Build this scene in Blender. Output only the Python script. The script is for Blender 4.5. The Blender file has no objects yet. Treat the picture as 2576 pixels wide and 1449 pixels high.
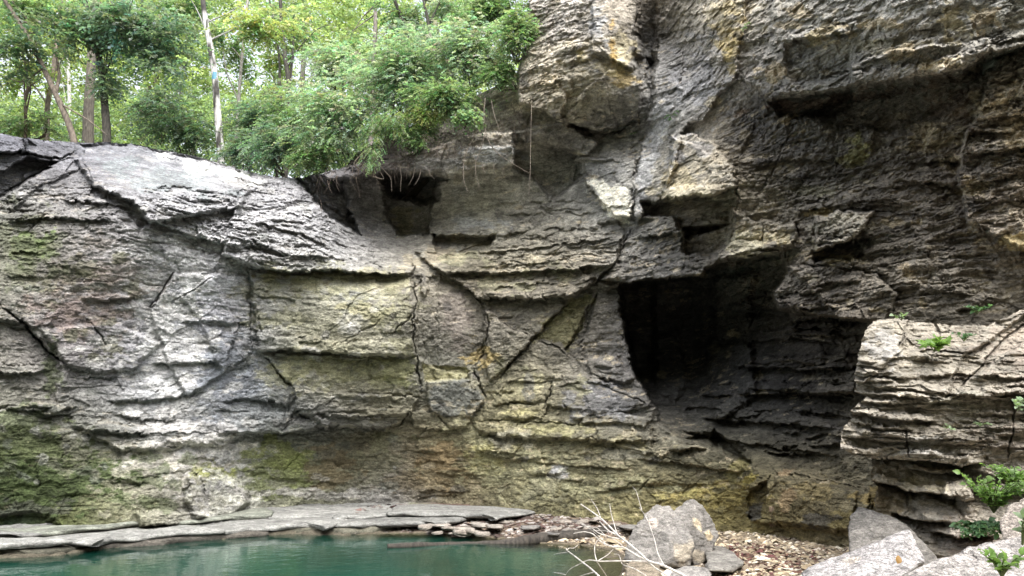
import bpy, math, random
import numpy as np
from mathutils import Vector

# ------------------------------------------------------------------ camera, sky, sun, exposure
sc = bpy.context.scene
COL = sc.collection
FPX, CXP, CYP = 1946.0, 1288.0, 724.5            # lens in the units of a 2576 x 1449 picture
PITCH = math.radians(11.5)
CAMH = 1.6
cam = bpy.data.cameras.new("camera")
cam.sensor_width = 36.0
cam.lens = 36.0 * FPX / 2576.0
cam.clip_start, cam.clip_end = 0.05, 2000
co = bpy.data.objects.new("camera", cam)
COL.objects.link(co)
co.location = (0, 0, CAMH)
co.rotation_euler = (math.pi / 2 + PITCH, 0, 0)
sc.camera = co

SUN_EL, SUN_AZ = 56.0, 160.0                     # degrees; azimuth from +Y towards +X
w = bpy.data.worlds.new("World")
sc.world = w
w.use_nodes = True
nt = w.node_tree
bg = nt.nodes["Background"]
sky = nt.nodes.new("ShaderNodeTexSky")
sky.sky_type = 'NISHITA'
sky.sun_disc = False
sky.sun_elevation = math.radians(SUN_EL)
sky.sun_rotation = math.radians(SUN_AZ)
sky.dust_density = 4.0
sky.air_density = 0.7
sky.ozone_density = 0.6
hs = nt.nodes.new("ShaderNodeHueSaturation")        # hazy white sky
hs.inputs["Saturation"].default_value = 0.35
nt.links.new(sky.outputs[0], hs.inputs["Color"])
nt.links.new(hs.outputs[0], bg.inputs[0])
bg.inputs[1].default_value = 0.15
sl = bpy.data.lights.new("sun", 'SUN')
sl.energy = 0.5
sl.angle = math.radians(60)
sl.color = (1.0, 0.985, 0.96)
so = bpy.data.objects.new("sun", sl)
COL.objects.link(so)
el, az = math.radians(SUN_EL), math.radians(SUN_AZ)
sdir = Vector((math.sin(az) * math.cos(el), math.cos(az) * math.cos(el), math.sin(el)))
so.rotation_euler = sdir.to_track_quat('Z', 'Y').to_euler()
sc.view_settings.view_transform = 'Standard'
sc.view_settings.look = 'None'
sc.view_settings.gamma = 1.0
sc.view_settings.exposure = 2.12
sc.cycles.max_bounces = 8
sc.cycles.diffuse_bounces = 6
sc.cycles.transparent_max_bounces = 8
sc.cycles.use_denoising = True
sc.cycles.use_adaptive_sampling = True

# ------------------------------------------------------------------ helpers
rng = np.random.default_rng(7)
random.seed(7)
CP, SP = math.cos(PITCH), math.sin(PITCH)

def ray(px, py):
    cx = (np.asarray(px, float) - CXP) / FPX
    cy = (CYP - np.asarray(py, float)) / FPX
    return cx, CP - cy * SP, SP + cy * CP

def at(px, py, Y):
    """the world point seen at a pixel of the 2576 wide picture, Y metres ahead"""
    a, b, c = ray(px, py)
    t = Y / b
    return np.stack(np.broadcast_arrays(a * t, b * t, CAMH + c * t), -1)

def atz(px, py, z):
    a, b, c = ray(px, py)
    t = (z - CAMH) / c
    return np.stack(np.broadcast_arrays(a * t, b * t, CAMH + c * t), -1)

def sstep(a, b, x):
    t = np.clip((x - a) / (b - a), 0, 1)
    return t * t * (3 - 2 * t)

def _hash(ix, iy, iz, seed):
    h = (ix.astype(np.int64) * 374761393 + iy.astype(np.int64) * 668265263 + iz.astype(np.int64) * 2147483647 + seed * 974634777) & 0xFFFFFFFF
    h = ((h ^ (h >> 13)) * 1274126177) & 0xFFFFFFFF
    h = ((h ^ (h >> 16)) * 2246822519) & 0xFFFFFFFF
    h = h ^ (h >> 15)
    return (h & 0xFFFFFF).astype(np.float32) / float(0xFFFFFF)

def noise3(x, y, z, seed=0):
    """value noise in -1..1"""
    ix, iy, iz = np.floor(x), np.floor(y), np.floor(z)
    fx, fy, fz = x - ix, y - iy, z - iz
    fx = fx * fx * (3 - 2 * fx); fy = fy * fy * (3 - 2 * fy); fz = fz * fz * (3 - 2 * fz)
    r = 0
    for dx in (0, 1):
        wx = fx if dx else 1 - fx
        for dy in (0, 1):
            wy = fy if dy else 1 - fy
            for dz in (0, 1):
                wz = fz if dz else 1 - fz
                r = r + wx * wy * wz * _hash(ix + dx, iy + dy, iz + dz, seed)
    return r * 2 - 1

def noise2(x, y, seed=0):
    ix, iy = np.floor(x), np.floor(y)
    fx, fy = x - ix, y - iy
    fx = fx * fx * (3 - 2 * fx); fy = fy * fy * (3 - 2 * fy)
    z0 = np.zeros_like(ix)
    a = _hash(ix, iy, z0, seed); b = _hash(ix + 1, iy, z0, seed)
    c = _hash(ix, iy + 1, z0, seed); d = _hash(ix + 1, iy + 1, z0, seed)
    return ((a * (1 - fx) + b * fx) * (1 - fy) + (c * (1 - fx) + d * fx) * fy) * 2 - 1

def fbm(x, y, z, o=4, seed=0, gain=0.5):
    r, a, f = 0, 1.0, 1.0
    for i in range(o):
        r = r + a * noise3(x * f, y * f, z * f, seed + i * 17)
        a *= gain; f *= 2.03
    return r

def fbm2(x, y, o=4, seed=0, gain=0.5):
    r, a, f = 0, 1.0, 1.0
    for i in range(o):
        r = r + a * noise2(x * f, y * f, seed + i * 17)
        a *= gain; f *= 2.03
    return r

def facets(u, v, seed):
    """broken facets: every cell of a jittered lattice is a plane with its own offset and tilt; returns height, edge distance, cell tone"""
    iu, iv = np.floor(u), np.floor(v); z0 = np.zeros_like(iu)
    f1 = np.full(u.shape, 9.0); f2 = np.full(u.shape, 9.0); h = np.zeros_like(u); tn = np.zeros_like(u)
    for du in (-1, 0, 1):
        for dv in (-1, 0, 1):
            a, b = iu + du, iv + dv
            cu = u - a - _hash(a, b, z0, seed); cv_ = v - b - _hash(a, b, z0, seed + 1)
            d = np.abs(cu) * .6 + np.abs(cv_) * .6 + .5 * np.sqrt(cu * cu + cv_ * cv_)
            o = _hash(a, b, z0, seed + 2) - .5
            hh = o + (_hash(a, b, z0, seed + 3) - .5) * 1.5 * cu + (_hash(a, b, z0, seed + 4) - .6) * 1.5 * cv_
            n = d < f1
            f2 = np.where(n, f1, np.minimum(f2, d)); h = np.where(n, hh, h); tn = np.where(n, o, tn); f1 = np.where(n, d, f1)
    return h, f2 - f1, tn

def tag(o, label=None, cat=None, group=None, kind=None):
    if label: o["label"] = label
    if cat: o["category"] = cat
    if group: o["group"] = group
    if kind: o["kind"] = kind
    return o

def mesh_obj(name, V, F, mat, parent=None, smooth=True, col=None):
    """one mesh object from numpy arrays; F is (n,3) or (n,4)"""
    me = bpy.data.meshes.new(name)
    V = np.asarray(V, np.float32); F = np.asarray(F, np.int32)
    n, k = F.shape
    me.vertices.add(len(V)); me.vertices.foreach_set("co", V.ravel())
    me.loops.add(n * k); me.loops.foreach_set("vertex_index", F.ravel())
    me.polygons.add(n)
    me.polygons.foreach_set("loop_start", np.arange(0, n * k, k, dtype=np.int32))
    if smooth:
        me.polygons.foreach_set("use_smooth", np.ones(n, dtype=bool))
    me.update(calc_edges=True)
    if col is not None:
        ca = me.color_attributes.new("Col", 'FLOAT_COLOR', 'POINT')
        c4 = np.ones((len(V), 4), np.float32); c4[:, :3] = col
        ca.data.foreach_set("color", c4.ravel())
    me.materials.append(mat)
    o = bpy.data.objects.new(name, me)
    COL.objects.link(o)
    if parent is not None: o.parent = parent
    return o

def empty(name, loc):
    o = bpy.data.objects.new(name, None)
    o.location = loc
    o.empty_display_size = 0.1
    COL.objects.link(o)
    return o

def child(o, root):
    """parent a world-space mesh to an empty without moving it"""
    o.parent = root
    o.location = -root.location
    return o

# ------------------------------------------------------------------ materials
def new_mat(name):
    m = bpy.data.materials.new(name); m.use_nodes = True
    t = m.node_tree
    return m, t, t.nodes["Principled BSDF"], t.nodes, t.links

def rock_mat(name, bump=1.0, speck=0.35, fine=1.0, wet=0.0, rough=0.92, tint=(1, 1, 1)):
    m, t, p, N, L = new_mat(name)
    at_ = N.new("ShaderNodeAttribute"); at_.attribute_name = "Col"
    tc = N.new("ShaderNodeTexCoord")
    mp = N.new("ShaderNodeMapping"); mp.inputs["Scale"].default_value = (1, 1, 2.2)
    L.new(tc.outputs["Object"], mp.inputs[0])
    def nz(scale, detail, rough_, src=None):
        n = N.new("ShaderNodeTexNoise"); n.inputs["Scale"].default_value = scale
        n.inputs["Detail"].default_value = detail; n.inputs["Roughness"].default_value = rough_
        L.new((src or mp).outputs[0], n.inputs["Vector"]); return n
    n1 = nz(2.6 * fine, 8, 0.68); n2 = nz(9 * fine, 8, 0.78); n3 = nz(30 * fine, 4, 0.7)
    def mr(n, a, b, c, d):
        r = N.new("ShaderNodeMapRange"); r.inputs[1].default_value = a; r.inputs[2].default_value = b
        r.inputs[3].default_value = c; r.inputs[4].default_value = d
        L.new(n.outputs[0], r.inputs[0]); return r
    def math_(op, a, b):
        q = N.new("ShaderNodeMath"); q.operation = op
        for i, v in enumerate((a, b)):
            if isinstance(v, (int, float)): q.inputs[i].default_value = v
            else: L.new(v.outputs[0], q.inputs[i])
        return q
    a = mr(n1, 0.36, 0.64, 1 - speck * 0.9, 1 + speck * 0.9)
    b = mr(n2, 0.38, 0.62, 1 - speck * 1.25, 1 + speck * 1.35)
    c = mr(n3, 0.38, 0.66, 1 - speck * 0.9, 1 + speck * 1.1)
    f = math_('MULTIPLY', math_('MULTIPLY', a, b), c)
    mx = N.new("ShaderNodeVectorMath"); mx.operation = 'SCALE'
    L.new(at_.outputs["Color"], mx.inputs[0]); L.new(f.outputs[0], mx.inputs["Scale"])
    mt = N.new("ShaderNodeVectorMath"); mt.operation = 'MULTIPLY'; mt.inputs[1].default_value = tint
    L.new(mx.outputs[0], mt.inputs[0])
    L.new(mt.outputs[0], p.inputs["Base Color"])
    hgt = math_('ADD', math_('MULTIPLY', n1, 0.6), math_('ADD', math_('MULTIPLY', n2, 0.40), math_('MULTIPLY', n3, 0.12)))
    bp = N.new("ShaderNodeBump"); bp.inputs["Strength"].default_value = 0.85
    bp.inputs["Distance"].default_value = 0.14 * bump / fine
    L.new(hgt.outputs[0], bp.inputs["Height"]); L.new(bp.outputs[0], p.inputs["Normal"])
    p.inputs["Roughness"].default_value = rough
    p.inputs["Specular IOR Level"].default_value = 0.25
    return m

# ------------------------------------------------------------------ rock sheets: fields over a lattice of view rays, turned into world geometry
class Sheet:
    def __init__(s, x0, y0, x1, y1, step, seed, wk=1.0):
        s.x = np.arange(x0, x1 + 1e-6, step); s.y = np.arange(y0, y1 + 1e-6, step)
        s.X, s.Y = np.meshgrid(s.x, s.y)
        s.step = step; s.seed = seed
        # jagged warp of the drawing coordinates: natural edges never run straight
        def blocky(fx, fy, sd):
            jx = .8 * noise2(s.X / 31, s.Y / 23, sd); jy = .8 * noise2(s.X / 27, s.Y / 35, sd + 1)
            return _hash(np.floor(s.X / fx + jx), np.floor(s.Y / fy + jy), np.zeros_like(s.X), sd + 2) * 2 - 1
        s.wx = (4 * fbm2(s.X / 40, s.Y / 28, 3, seed + 1) + 3.5 * blocky(26, 15, seed + 5) + 2.0 * fbm2(s.X / 9, s.Y / 7, 2, seed + 2)) * wk
        s.wy = (2.5 * fbm2(s.X / 60, s.Y / 40, 3, seed + 3) + 3.2 * blocky(22, 30, seed + 7) + 2.2 * fbm2(s.X / 10, s.Y / 9, 2, seed + 4)) * wk
        s.D = np.zeros_like(s.X); s.A = np.zeros_like(s.X); s.C = np.zeros(s.X.shape + (3,)); s.V = np.full(s.X.shape, 0.6); s.Fk = np.ones(s.X.shape); s.Rk = np.ones(s.X.shape)
    def tps(s, pts, vals):
        """smooth interpolation of control values (thin plate spline on a coarse lattice)"""
        P = np.asarray(pts, float) / 1000.0; v = np.asarray(vals, float)
        if v.ndim == 1: v = v[:, None]
        n = len(P)
        def U(r2): return r2 * np.log(r2 + 1e-9)
        K = U(((P[:, None] - P[None]) ** 2).sum(-1)) + np.eye(n) * 2e-3
        A = np.zeros((n + 3, n + 3)); A[:n, :n] = K
        A[:n, n] = 1; A[:n, n + 1:] = P; A[n:, :n] = A[:n, n:].T
        b = np.zeros((n + 3, v.shape[1])); b[:n] = v
        W = np.linalg.solve(A, b)
        gx = np.arange(s.x[0], s.x[-1] + 24, 24.0); gy = np.arange(s.y[0], s.y[-1] + 24, 24.0)
        GX, GY = np.meshgrid(gx, gy)
        Q = np.stack([GX.ravel(), GY.ravel()], -1) / 1000.0
        R = U(((Q[:, None] - P[None]) ** 2).sum(-1)) @ W[:n] + W[n] + Q @ W[n + 1:]
        R = R.reshape(GX.shape + (v.shape[1],))
        fx = (s.x - gx[0]) / 24; ix = np.minimum(fx.astype(int), len(gx) - 2); fx = (fx - ix)[None, :, None]
        fy = (s.y - gy[0]) / 24; iy = np.minimum(fy.astype(int), len(gy) - 2); fy = (fy - iy)[:, None, None]
        a = R[iy][:, ix]; b_ = R[iy][:, ix + 1]; c = R[iy + 1][:, ix]; d = R[iy + 1][:, ix + 1]
        return ((a * (1 - fx) + b_ * fx) * (1 - fy) + (c * (1 - fx) + d * fx) * fy).squeeze()
    def win(s, x0, y0, x1, y1):
        i0, i1 = np.searchsorted(s.x, [x0, x1]); j0, j1 = np.searchsorted(s.y, [y0, y1])
        return slice(max(j0, 0), max(j1, 0)), slice(max(i0, 0), max(i1, 0))
    def sdf(s, poly, w, warp=1.0):
        """signed distance in px, positive inside, with the jagged warp"""
        P = np.asarray(poly, float)
        X = s.X[w] + s.wx[w] * warp; Y = s.Y[w] + s.wy[w] * warp
        d2 = np.full(X.shape, 1e12); ins = np.zeros(X.shape, bool)
        for (ax, ay), (bx, by) in zip(P, np.roll(P, -1, 0)):
            ex, ey = bx - ax, by - ay
            t = np.clip(((X - ax) * ex + (Y - ay) * ey) / (ex * ex + ey * ey + 1e-9), 0, 1)
            d2 = np.minimum(d2, (X - ax - t * ex) ** 2 + (Y - ay - t * ey) ** 2)
            c = (ay > Y) != (by > Y)
            ins ^= c & (X < (bx - ax) * (Y - ay) / (by - ay + 1e-12) + ax)
        d = np.sqrt(d2)
        return np.where(ins, d, -d)
    def pw(s, poly, m):
        P = np.asarray(poly, float)
        return s.win(P[:, 0].min() - m, P[:, 1].min() - m, P[:, 0].max() + m, P[:, 1].max() + m)
    def block(s, poly, dY, e=3.0, warp=1.0, tx=0, ty=0):
        """a fracture-bounded block standing dY out of (or into) the face; tx, ty tilt it (m per 100 px)"""
        w = s.pw(poly, 40 + e)
        m = sstep(-e, e, s.sdf(poly, w, warp))
        P = np.asarray(poly, float); c = P.mean(0)
        s.D[w] += m * (dY + tx * (s.X[w] - c[0]) / 100 + ty * (s.Y[w] - c[1]) / 100)
    def crack(s, line, depth, wd=3.0, warp=0.8, taper=True):
        P = np.asarray(line, float)
        w = s.pw(line, 40 + 4 * wd)
        X = s.X[w] + s.wx[w] * warp; Y = s.Y[w] + s.wy[w] * warp
        best = np.full(X.shape, 1e12); tt = np.zeros(X.shape)
        n = len(P) - 1
        for i in range(n):
            (ax, ay), (bx, by) = P[i], P[i + 1]
            ex, ey = bx - ax, by - ay
            t = np.clip(((X - ax) * ex + (Y - ay) * ey) / (ex * ex + ey * ey + 1e-9), 0, 1)
            d = (X - ax - t * ex) ** 2 + (Y - ay - t * ey) ** 2
            q = d < best
            best = np.where(q, d, best); tt = np.where(q, (i + t) / n, tt)
        k = np.clip(np.minimum(tt, 1 - tt) * 8, 0.25, 1) if taper else 1
        s.D[w] += depth * k * np.exp(-best / (wd * wd * k))
    def ledge(s, line, out=0.15, up=40, under=0.1, dn=25, warp=1.0, e=2.0):
        """bedding ledge: rock above the line stands out and cuts off sharply, rock below is set back"""
        P = np.asarray(line, float)
        w = s.win(P[0, 0], P[:, 1].min() - up * 1.6 - 20, P[-1, 0], P[:, 1].max() + dn * 3 + 20)
        X = s.X[w]; Y = s.Y[w] + s.wy[w] * warp
        Lx = np.interp(X + s.wx[w] * 0.5 * warp, P[:, 0], P[:, 1])
        ln = P[-1, 0] - P[0, 0]
        k = np.clip(np.minimum(X - P[0, 0], P[-1, 0] - X) / max(12.0, 0.12 * ln), 0, 1)
        q = Lx - Y
        o = -out * (0.25 * np.clip(1 - q / up, 0, 1) ** 1.3 + 0.5 * (1 - sstep(up * .55, up * .68, q + s.wx[w])))
        b = under * np.exp(np.minimum(q, 0) / dn)
        m = sstep(-e, e, q)
        s.D[w] += k * (m * o + (1 - m) * b)
    def amp(s, poly, val, e=40):
        w = s.pw(poly, 40 + e)
        m = sstep(-e, e, s.sdf(poly, w))
        s.A[w] = s.A[w] * (1 - m) + val * m
    def blot(s, cx, cy, rx, ry, col, k=1.0, e=0.28, rot=0, rag=0.75):
        """a ragged patch of another rock colour (stain, moss, lichen, fresh break, painted glare)"""
        r = max(rx, ry) * 2.0
        w = s.win(cx - r, cy - r, cx + r, cy + r)
        if s.X[w].size == 0: return
        a = math.radians(rot); X = s.X[w] - cx; Y = s.Y[w] - cy
        u = (X * math.cos(a) + Y * math.sin(a)) / rx; v = (-X * math.sin(a) + Y * math.cos(a)) / ry
        d = np.sqrt(u * u + v * v) + rag * fbm2(s.X[w] / 34, s.Y[w] / 22, 5, s.seed + int(cx) % 97, .62)
        m = (1 - sstep(1 - e, 1 + e * 0.4, d)) * k
        s.C[w] = s.C[w] * (1 - m[..., None]) + np.asarray(col) * m[..., None]
    def patch(s, poly, col, k=1.0, e=4, rag=0.0):
        w = s.pw(poly, 60 + e)
        d = s.sdf(poly, w)
        if rag: d = d + rag * fbm2(s.X[w] / 22, s.Y[w] / 18, 4, s.seed + 55)
        m = sstep(-e, e, d) * k
        s.C[w] = s.C[w] * (1 - m[..., None]) + np.asarray(col) * m[..., None]
    def strata(s, seed, thick=(0.05, 0.22), dip=0.0, chip=1.0):
        """thin bedded layers in world space, each with its own broken edge"""
        P = at(s.X, s.Y, s.D)
        x, y, z = P[..., 0], P[..., 1], P[..., 2]
        zw = z + dip * x + 0.03 * fbm(x * 0.25, y * 0.25, z * 0.25, 2, seed) + 0.008 * fbm(x * 2.2, y * 2.2, z * 1.2, 3, seed + 9)
        r = np.random.default_rng(seed)
        b = np.cumsum(r.uniform(thick[0], thick[1], 600)) - 6
        k = np.searchsorted(b, zw.ravel()).reshape(zw.shape)
        lo = b[np.clip(k - 1, 0, 599)]; hi = b[np.clip(k, 0, 599)]
        t = np.clip((zw - lo) / (hi - lo), 0, 1)
        kk = k.astype(float)
        def cells(kq, f, sd):
            wq = 0.45 * noise3(x * f * 1.7, y * f * 1.7, z * f * 2.5, sd)
            wq2 = 0.45 * noise3(x * f * 1.9 + 31, y * f * 1.9, z * f * 2.2, sd + 1)
            sh = _hash(kq, kq * 0, kq * 0, sd) * 7
            return _hash(np.floor(x * f + wq + sh), np.floor(y * f + wq2 + sh), kq, sd + 2) * 2 - 1
        n1 = cells(kk, 0.75, seed + 21); n2 = cells(kk, 2.1, seed + 22); n3 = noise3(x * 9 + kk * 1.7, y * 9, kk * 9.1, seed + 23)
        gate = np.clip(0.55 + 0.9 * fbm(x * 0.9, y * 0.9, z * 1.4, 3, seed + 61), 0.05, 1.5)
        n = 0.75 * n1 + 0.6 * n2 + 0.2 * n3
        ht = hi - lo
        # bedding planes weather into slots; the lower edge of many layers juts out, broken off square
        slot = np.exp(-(t * ht / 0.018) ** 2) * np.clip(0.35 + n2 + 0.5 * n3, 0, 1)
        prof = -(1 - t) ** 2.2 * 0.4 * np.clip(n2 + 0.2, 0, 1)
        off = (0.5 * n + prof + 0.8 * slot) * s.A * gate
        # flakes: finer beddings in short broken chips, two sizes
        m_all = 0
        for q, (ka, kb, fq, am) in enumerate(((.5, .55, 3.2, .62), (.3, .3, 8.5, .42))):
            b2 = np.cumsum(r.uniform(thick[0] * ka, thick[1] * kb, 3000)) - 6
            zw2 = zw + 0.03 * noise3(x * 3.1, y * 3.1, z * 2, seed + 31 + q) + 0.015 * noise3(x * 9, y * 9, z * 5, seed + 34 + q)
            k2 = np.searchsorted(b2, zw2.ravel()).reshape(zw.shape)
            lo2 = b2[np.clip(k2 - 1, 0, 2999)]; hi2 = b2[np.clip(k2, 0, 2999)]
            t2 = np.clip((zw2 - lo2) / (hi2 - lo2), 0, 1); k2 = k2.astype(float)
            m2 = cells(k2, fq, seed + 33 + 7 * q)
            g2 = np.clip(0.6 + 0.9 * fbm(x * 1.3 + 9 * q, y * 1.3, z * 1.8, 2, seed + 91 + q), 0.1, 1.6)
            off = off + chip * s.A * am * g2 * (0.6 * m2 - 0.6 * (1 - t2) ** 1.5 * np.clip(m2, 0, 1) + 0.35 * np.exp(-(t2 * (hi2 - lo2) / 0.012) ** 2) * np.clip(m2 + .5, 0, 1))
            m_all = m_all + m2 * (0.7, 0.5)[q]
        fu, fv = 1.25 * x + .12 * fbm(x * 1.5, y, z * 1.5, 3, seed + 81), z + .10 * fbm(x * 1.5 + 5, y, z * 1.5, 3, seed + 82)
        fa = np.clip(.35 + 6 * s.A, .4, 1.1) * s.Fk
        for q, (sc_, am) in enumerate(((.85, .13), (2.1, .07), (5.2, .036))):
            ht_, ed, tn = facets(fu * sc_ + .45 * fv * sc_ * (q - 1), fv * sc_ * 1.5, seed + 200 + 9 * q)
            off = off + am * fa * (ht_ + .35 * np.exp(-(ed / .05) ** 2) * np.clip(tn + .3, 0, 1))
            m_all = m_all + tn * (.2, .35, .35)[q]
        m3 = fbm(x * 4, y * 4, z * 5, 4, seed + 71, 0.6)
        rough = fbm(x * 0.6, y * 0.6, z * 0.6, 3, seed + 41) * 0.09 + m3 * 0.035
        rough += (np.abs(fbm(x * 6, y * 6, z * 9, 4, seed + 43, 0.65)) - 0.3) * 0.045
        chunk = _hash(np.floor(x * 5 + .8 * noise3(x * 6, y * 6, z * 6, seed + 301)), np.floor(y * 5 + .8 * noise3(x * 6 + 9, y * 6, z * 6, seed + 302)), np.floor(z * 9 + .9 * noise3(x * 6, y * 6, z * 7, seed + 303)), seed + 304) - .5
        rough += .075 * chunk * np.clip(s.Rk - 1, 0, 2)
        s.D += off + rough * s.Rk * np.clip(0.4 + s.A * 6, 0, 1.3)
        # beds and flakes differ in tone; freshly broken flakes are paler and warmer
        tone = 1 + 0.12 * n1 + 0.10 * n2 + s.V * (0.30 * m_all + 0.28 * fbm(x * 1.7, y * 1.7, z * 2.5, 4, seed + 51))
        s.C *= np.clip(tone, 0.45, 1.8)[..., None]
        fresh = (sstep(0.62, 0.85, m_all * 0.8 + 0.35 * fbm(x * 1.1, y * 1.1, z * 1.6, 3, seed + 53)) * np.clip(s.V - .35, 0, 1) * 0.8)[..., None]
        s.C = s.C * (1 - fresh) + np.array((.46, .39, .27)) * fresh
    def build(s, mask, regions, back=1.6, backdir=(0, 1, -0.05)):
        """mask: bool lattice of kept vertices; regions: [(bool lattice or None, name, material)]; returns objects. Open borders are folded back."""
        P = at(s.X, s.Y, s.D)
        H, Wd = s.X.shape
        idx = np.arange(H * Wd).reshape(H, Wd)
        fm = mask[:-1, :-1] & mask[1:, :-1] & mask[:-1, 1:] & mask[1:, 1:]
        Q = np.stack([idx[1:, :-1], idx[1:, 1:], idx[:-1, 1:], idx[:-1, :-1]], -1)
        left = fm.copy(); out = []
        V = P.reshape(-1, 3); C = s.C.reshape(-1, 3)
        for rg, name, mat in regions:
            sel = left if rg is None else (left & rg[:-1, :-1])
            left = left & ~sel
            F = Q[sel]
            # border edges of the whole kept area that belong to this region: fold them back into the rock
            ft = np.zeros((H + 1, Wd + 1), bool); ft[1:-1, 1:-1] = fm
            sl_ = np.zeros((H + 1, Wd + 1), bool); sl_[1:-1, 1:-1] = sel
            E = []
            jj, ii = np.nonzero(sl_)
            for dj, di, a, b in ((-1, 0, 3, 2), (1, 0, 1, 0), (0, -1, 0, 3), (0, 1, 2, 1)):
                nb = ~ft[jj + dj, ii + di]
                j, i = jj[nb] - 1, ii[nb] - 1
                q = Q[j, i]
                E.append(np.stack([q[:, b], q[:, a]], -1))
            E = np.concatenate(E)
            u, inv = np.unique(np.concatenate([F.ravel(), E.ravel()]), return_inverse=True)
            Fl = inv[:F.size].reshape(-1, 4); El = inv[F.size:].reshape(-1, 2)
            Vv = V[u]; Cc = C[u]
            eb, ei = np.unique(El.ravel(), return_inverse=True)
            ei = ei.reshape(-1, 2)
            bd = np.asarray(backdir, float) * back
            Vb = Vv[eb] + bd
            n0 = len(Vv)
            Fb = np.stack([El[:, 0], El[:, 1], n0 + ei[:, 1], n0 + ei[:, 0]], -1)
            o = mesh_obj(name, np.concatenate([Vv, Vb]), np.concatenate([Fl, Fb]), mat, smooth=False, col=np.concatenate([Cc, Cc[eb]]))
            out.append(o)
        return out

# ------------------------------------------------------------------ the cliff round the pool
M_ROCK = rock_mat("limestone", bump=1.0, speck=0.30)
S = Sheet(-180, -170, 2740, 1420, 1.8, 11)
ctrl = [
 # waterfall wall on the left
 (-200, 330, 15.2), (0, 340, 14.6), (120, 352, 15.4), (200, 365, 16.4), (300, 368, 17.0), (420, 385, 17.6), (560, 415, 18.2), (635, 440, 18.4), (740, 452, 18.6),
 (-200, 480, 13.6), (0, 480, 14.0), (100, 450, 14.6), (260, 440, 15.0), (400, 470, 15.5), (560, 500, 16.2), (700, 520, 16.9), (800, 560, 17.3),
 (-200, 900, 12.6), (0, 700, 13.4), (0, 1000, 13.1), (-200, 1330, 12.4), (0, 1300, 13.4), (150, 1300, 13.7), (300, 1310, 14.1), (450, 1292, 15.0),
 (200, 800, 14.1), (250, 1100, 14.3), (450, 750, 15.4), (450, 1100, 15.3), (600, 900, 16.2), (600, 1255, 16.9), (700, 680, 16.4), (760, 800, 16.6), (900, 700, 17.0), (900, 1000, 17.4),
 (800, 1250, 18.2), (1000, 1240, 18.7), (1030, 680, 17.4), (1030, 1000, 17.9),
 # middle wall and the recess under the ledge
 (760, 460, 18.8), (900, 560, 19.0), (1010, 600, 19.3), (1100, 560, 19.2), (1300, 520, 18.8), (1200, 640, 18.3), (1450, 600, 17.4), (1200, 740, 18.0), (1420, 740, 17.0),
 (1200, 900, 18.1), (1400, 900, 17.3), (1530, 900, 16.8), (1200, 1080, 18.0), (1200, 1245, 18.2), (1300, 1270, 17.2), (1450, 1060, 16.5), (1500, 1290, 15.6), (1640, 1080, 15.2), (1700, 1290, 14.3), (1880, 1300, 13.2),
 # slope under the shrubs
 (800, 430, 18.6), (950, 400, 18.4), (1100, 340, 18.2), (1250, 280, 17.8), (1000, 320, 19.5), (1200, 230, 19.0),
 # buttress and chimney
 (1330, 0, 17.5), (1340, -200, 17.8), (1330, 180, 17.2), (1420, 60, 16.6), (1470, -200, 16.8), (1580, 60, 16.2), (1450, 200, 16.4), (1560, 220, 16.0), (1420, 300, 17.0), (1500, 400, 17.4), (1400, 420, 18.2), (1560, 480, 16.8), (1620, 350, 16.8), (1610, 560, 16.4),
 (1660, 100, 16.9), (1700, 300, 15.6), (1760, 60, 15.0), (1800, 200, 14.4), (1720, -200, 16.0),
 # big leaning wall on the right
 (1900, 60, 13.2), (2000, -150, 12.8), (1950, 220, 12.8), (2100, 120, 11.6), (2300, 60, 10.2), (2450, -150, 9.6), (2500, 80, 9.6), (2740, 60, 9.0), (2740, -160, 9.2),
 (1830, 320, 14.3), (1940, 330, 13.4), (2100, 380, 12.4), (2300, 330, 11.2), (2480, 330, 10.3), (2740, 300, 9.6),
 (1760, 460, 14.6), (1700, 590, 14.9), (1900, 480, 13.6), (1950, 600, 13.4), (2100, 560, 12.2), (2300, 560, 10.9), (2500, 560, 10.2), (2740, 560, 9.7),
 (1700, 690, 15.0), (1830, 640, 14.2), (2060, 720, 12.2), (2200, 720, 11.3), (2400, 740, 10.3), (2700, 740, 9.8),
 (1960, 760, 13.0), (2050, 900, 12.2), (2200, 900, 11.2), (2450, 900, 10.2), (2700, 1000, 9.8),
 (1800, 1000, 14.2), (1950, 1060, 13.0), (2150, 1060, 11.6), (2150, 1180, 11.3), (1900, 1180, 13.0), (2000, 1290, 12.2), (2120, 1330, 11.1), (2200, 1300, 10.6), (2450, 1300, 9.8), (2740, 1350, 9.4), (2450, 1420, 9.6), (1500, 1420, 15.4), (1000, 1420, 18.6), (300, 1420, 14.0), (-200, 1420, 12.4), (2000, 1420, 12.0),
]
ctrl = np.array(ctrl, float)
S.D = S.tps(ctrl[:, :2], ctrl[:, 2])

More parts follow.
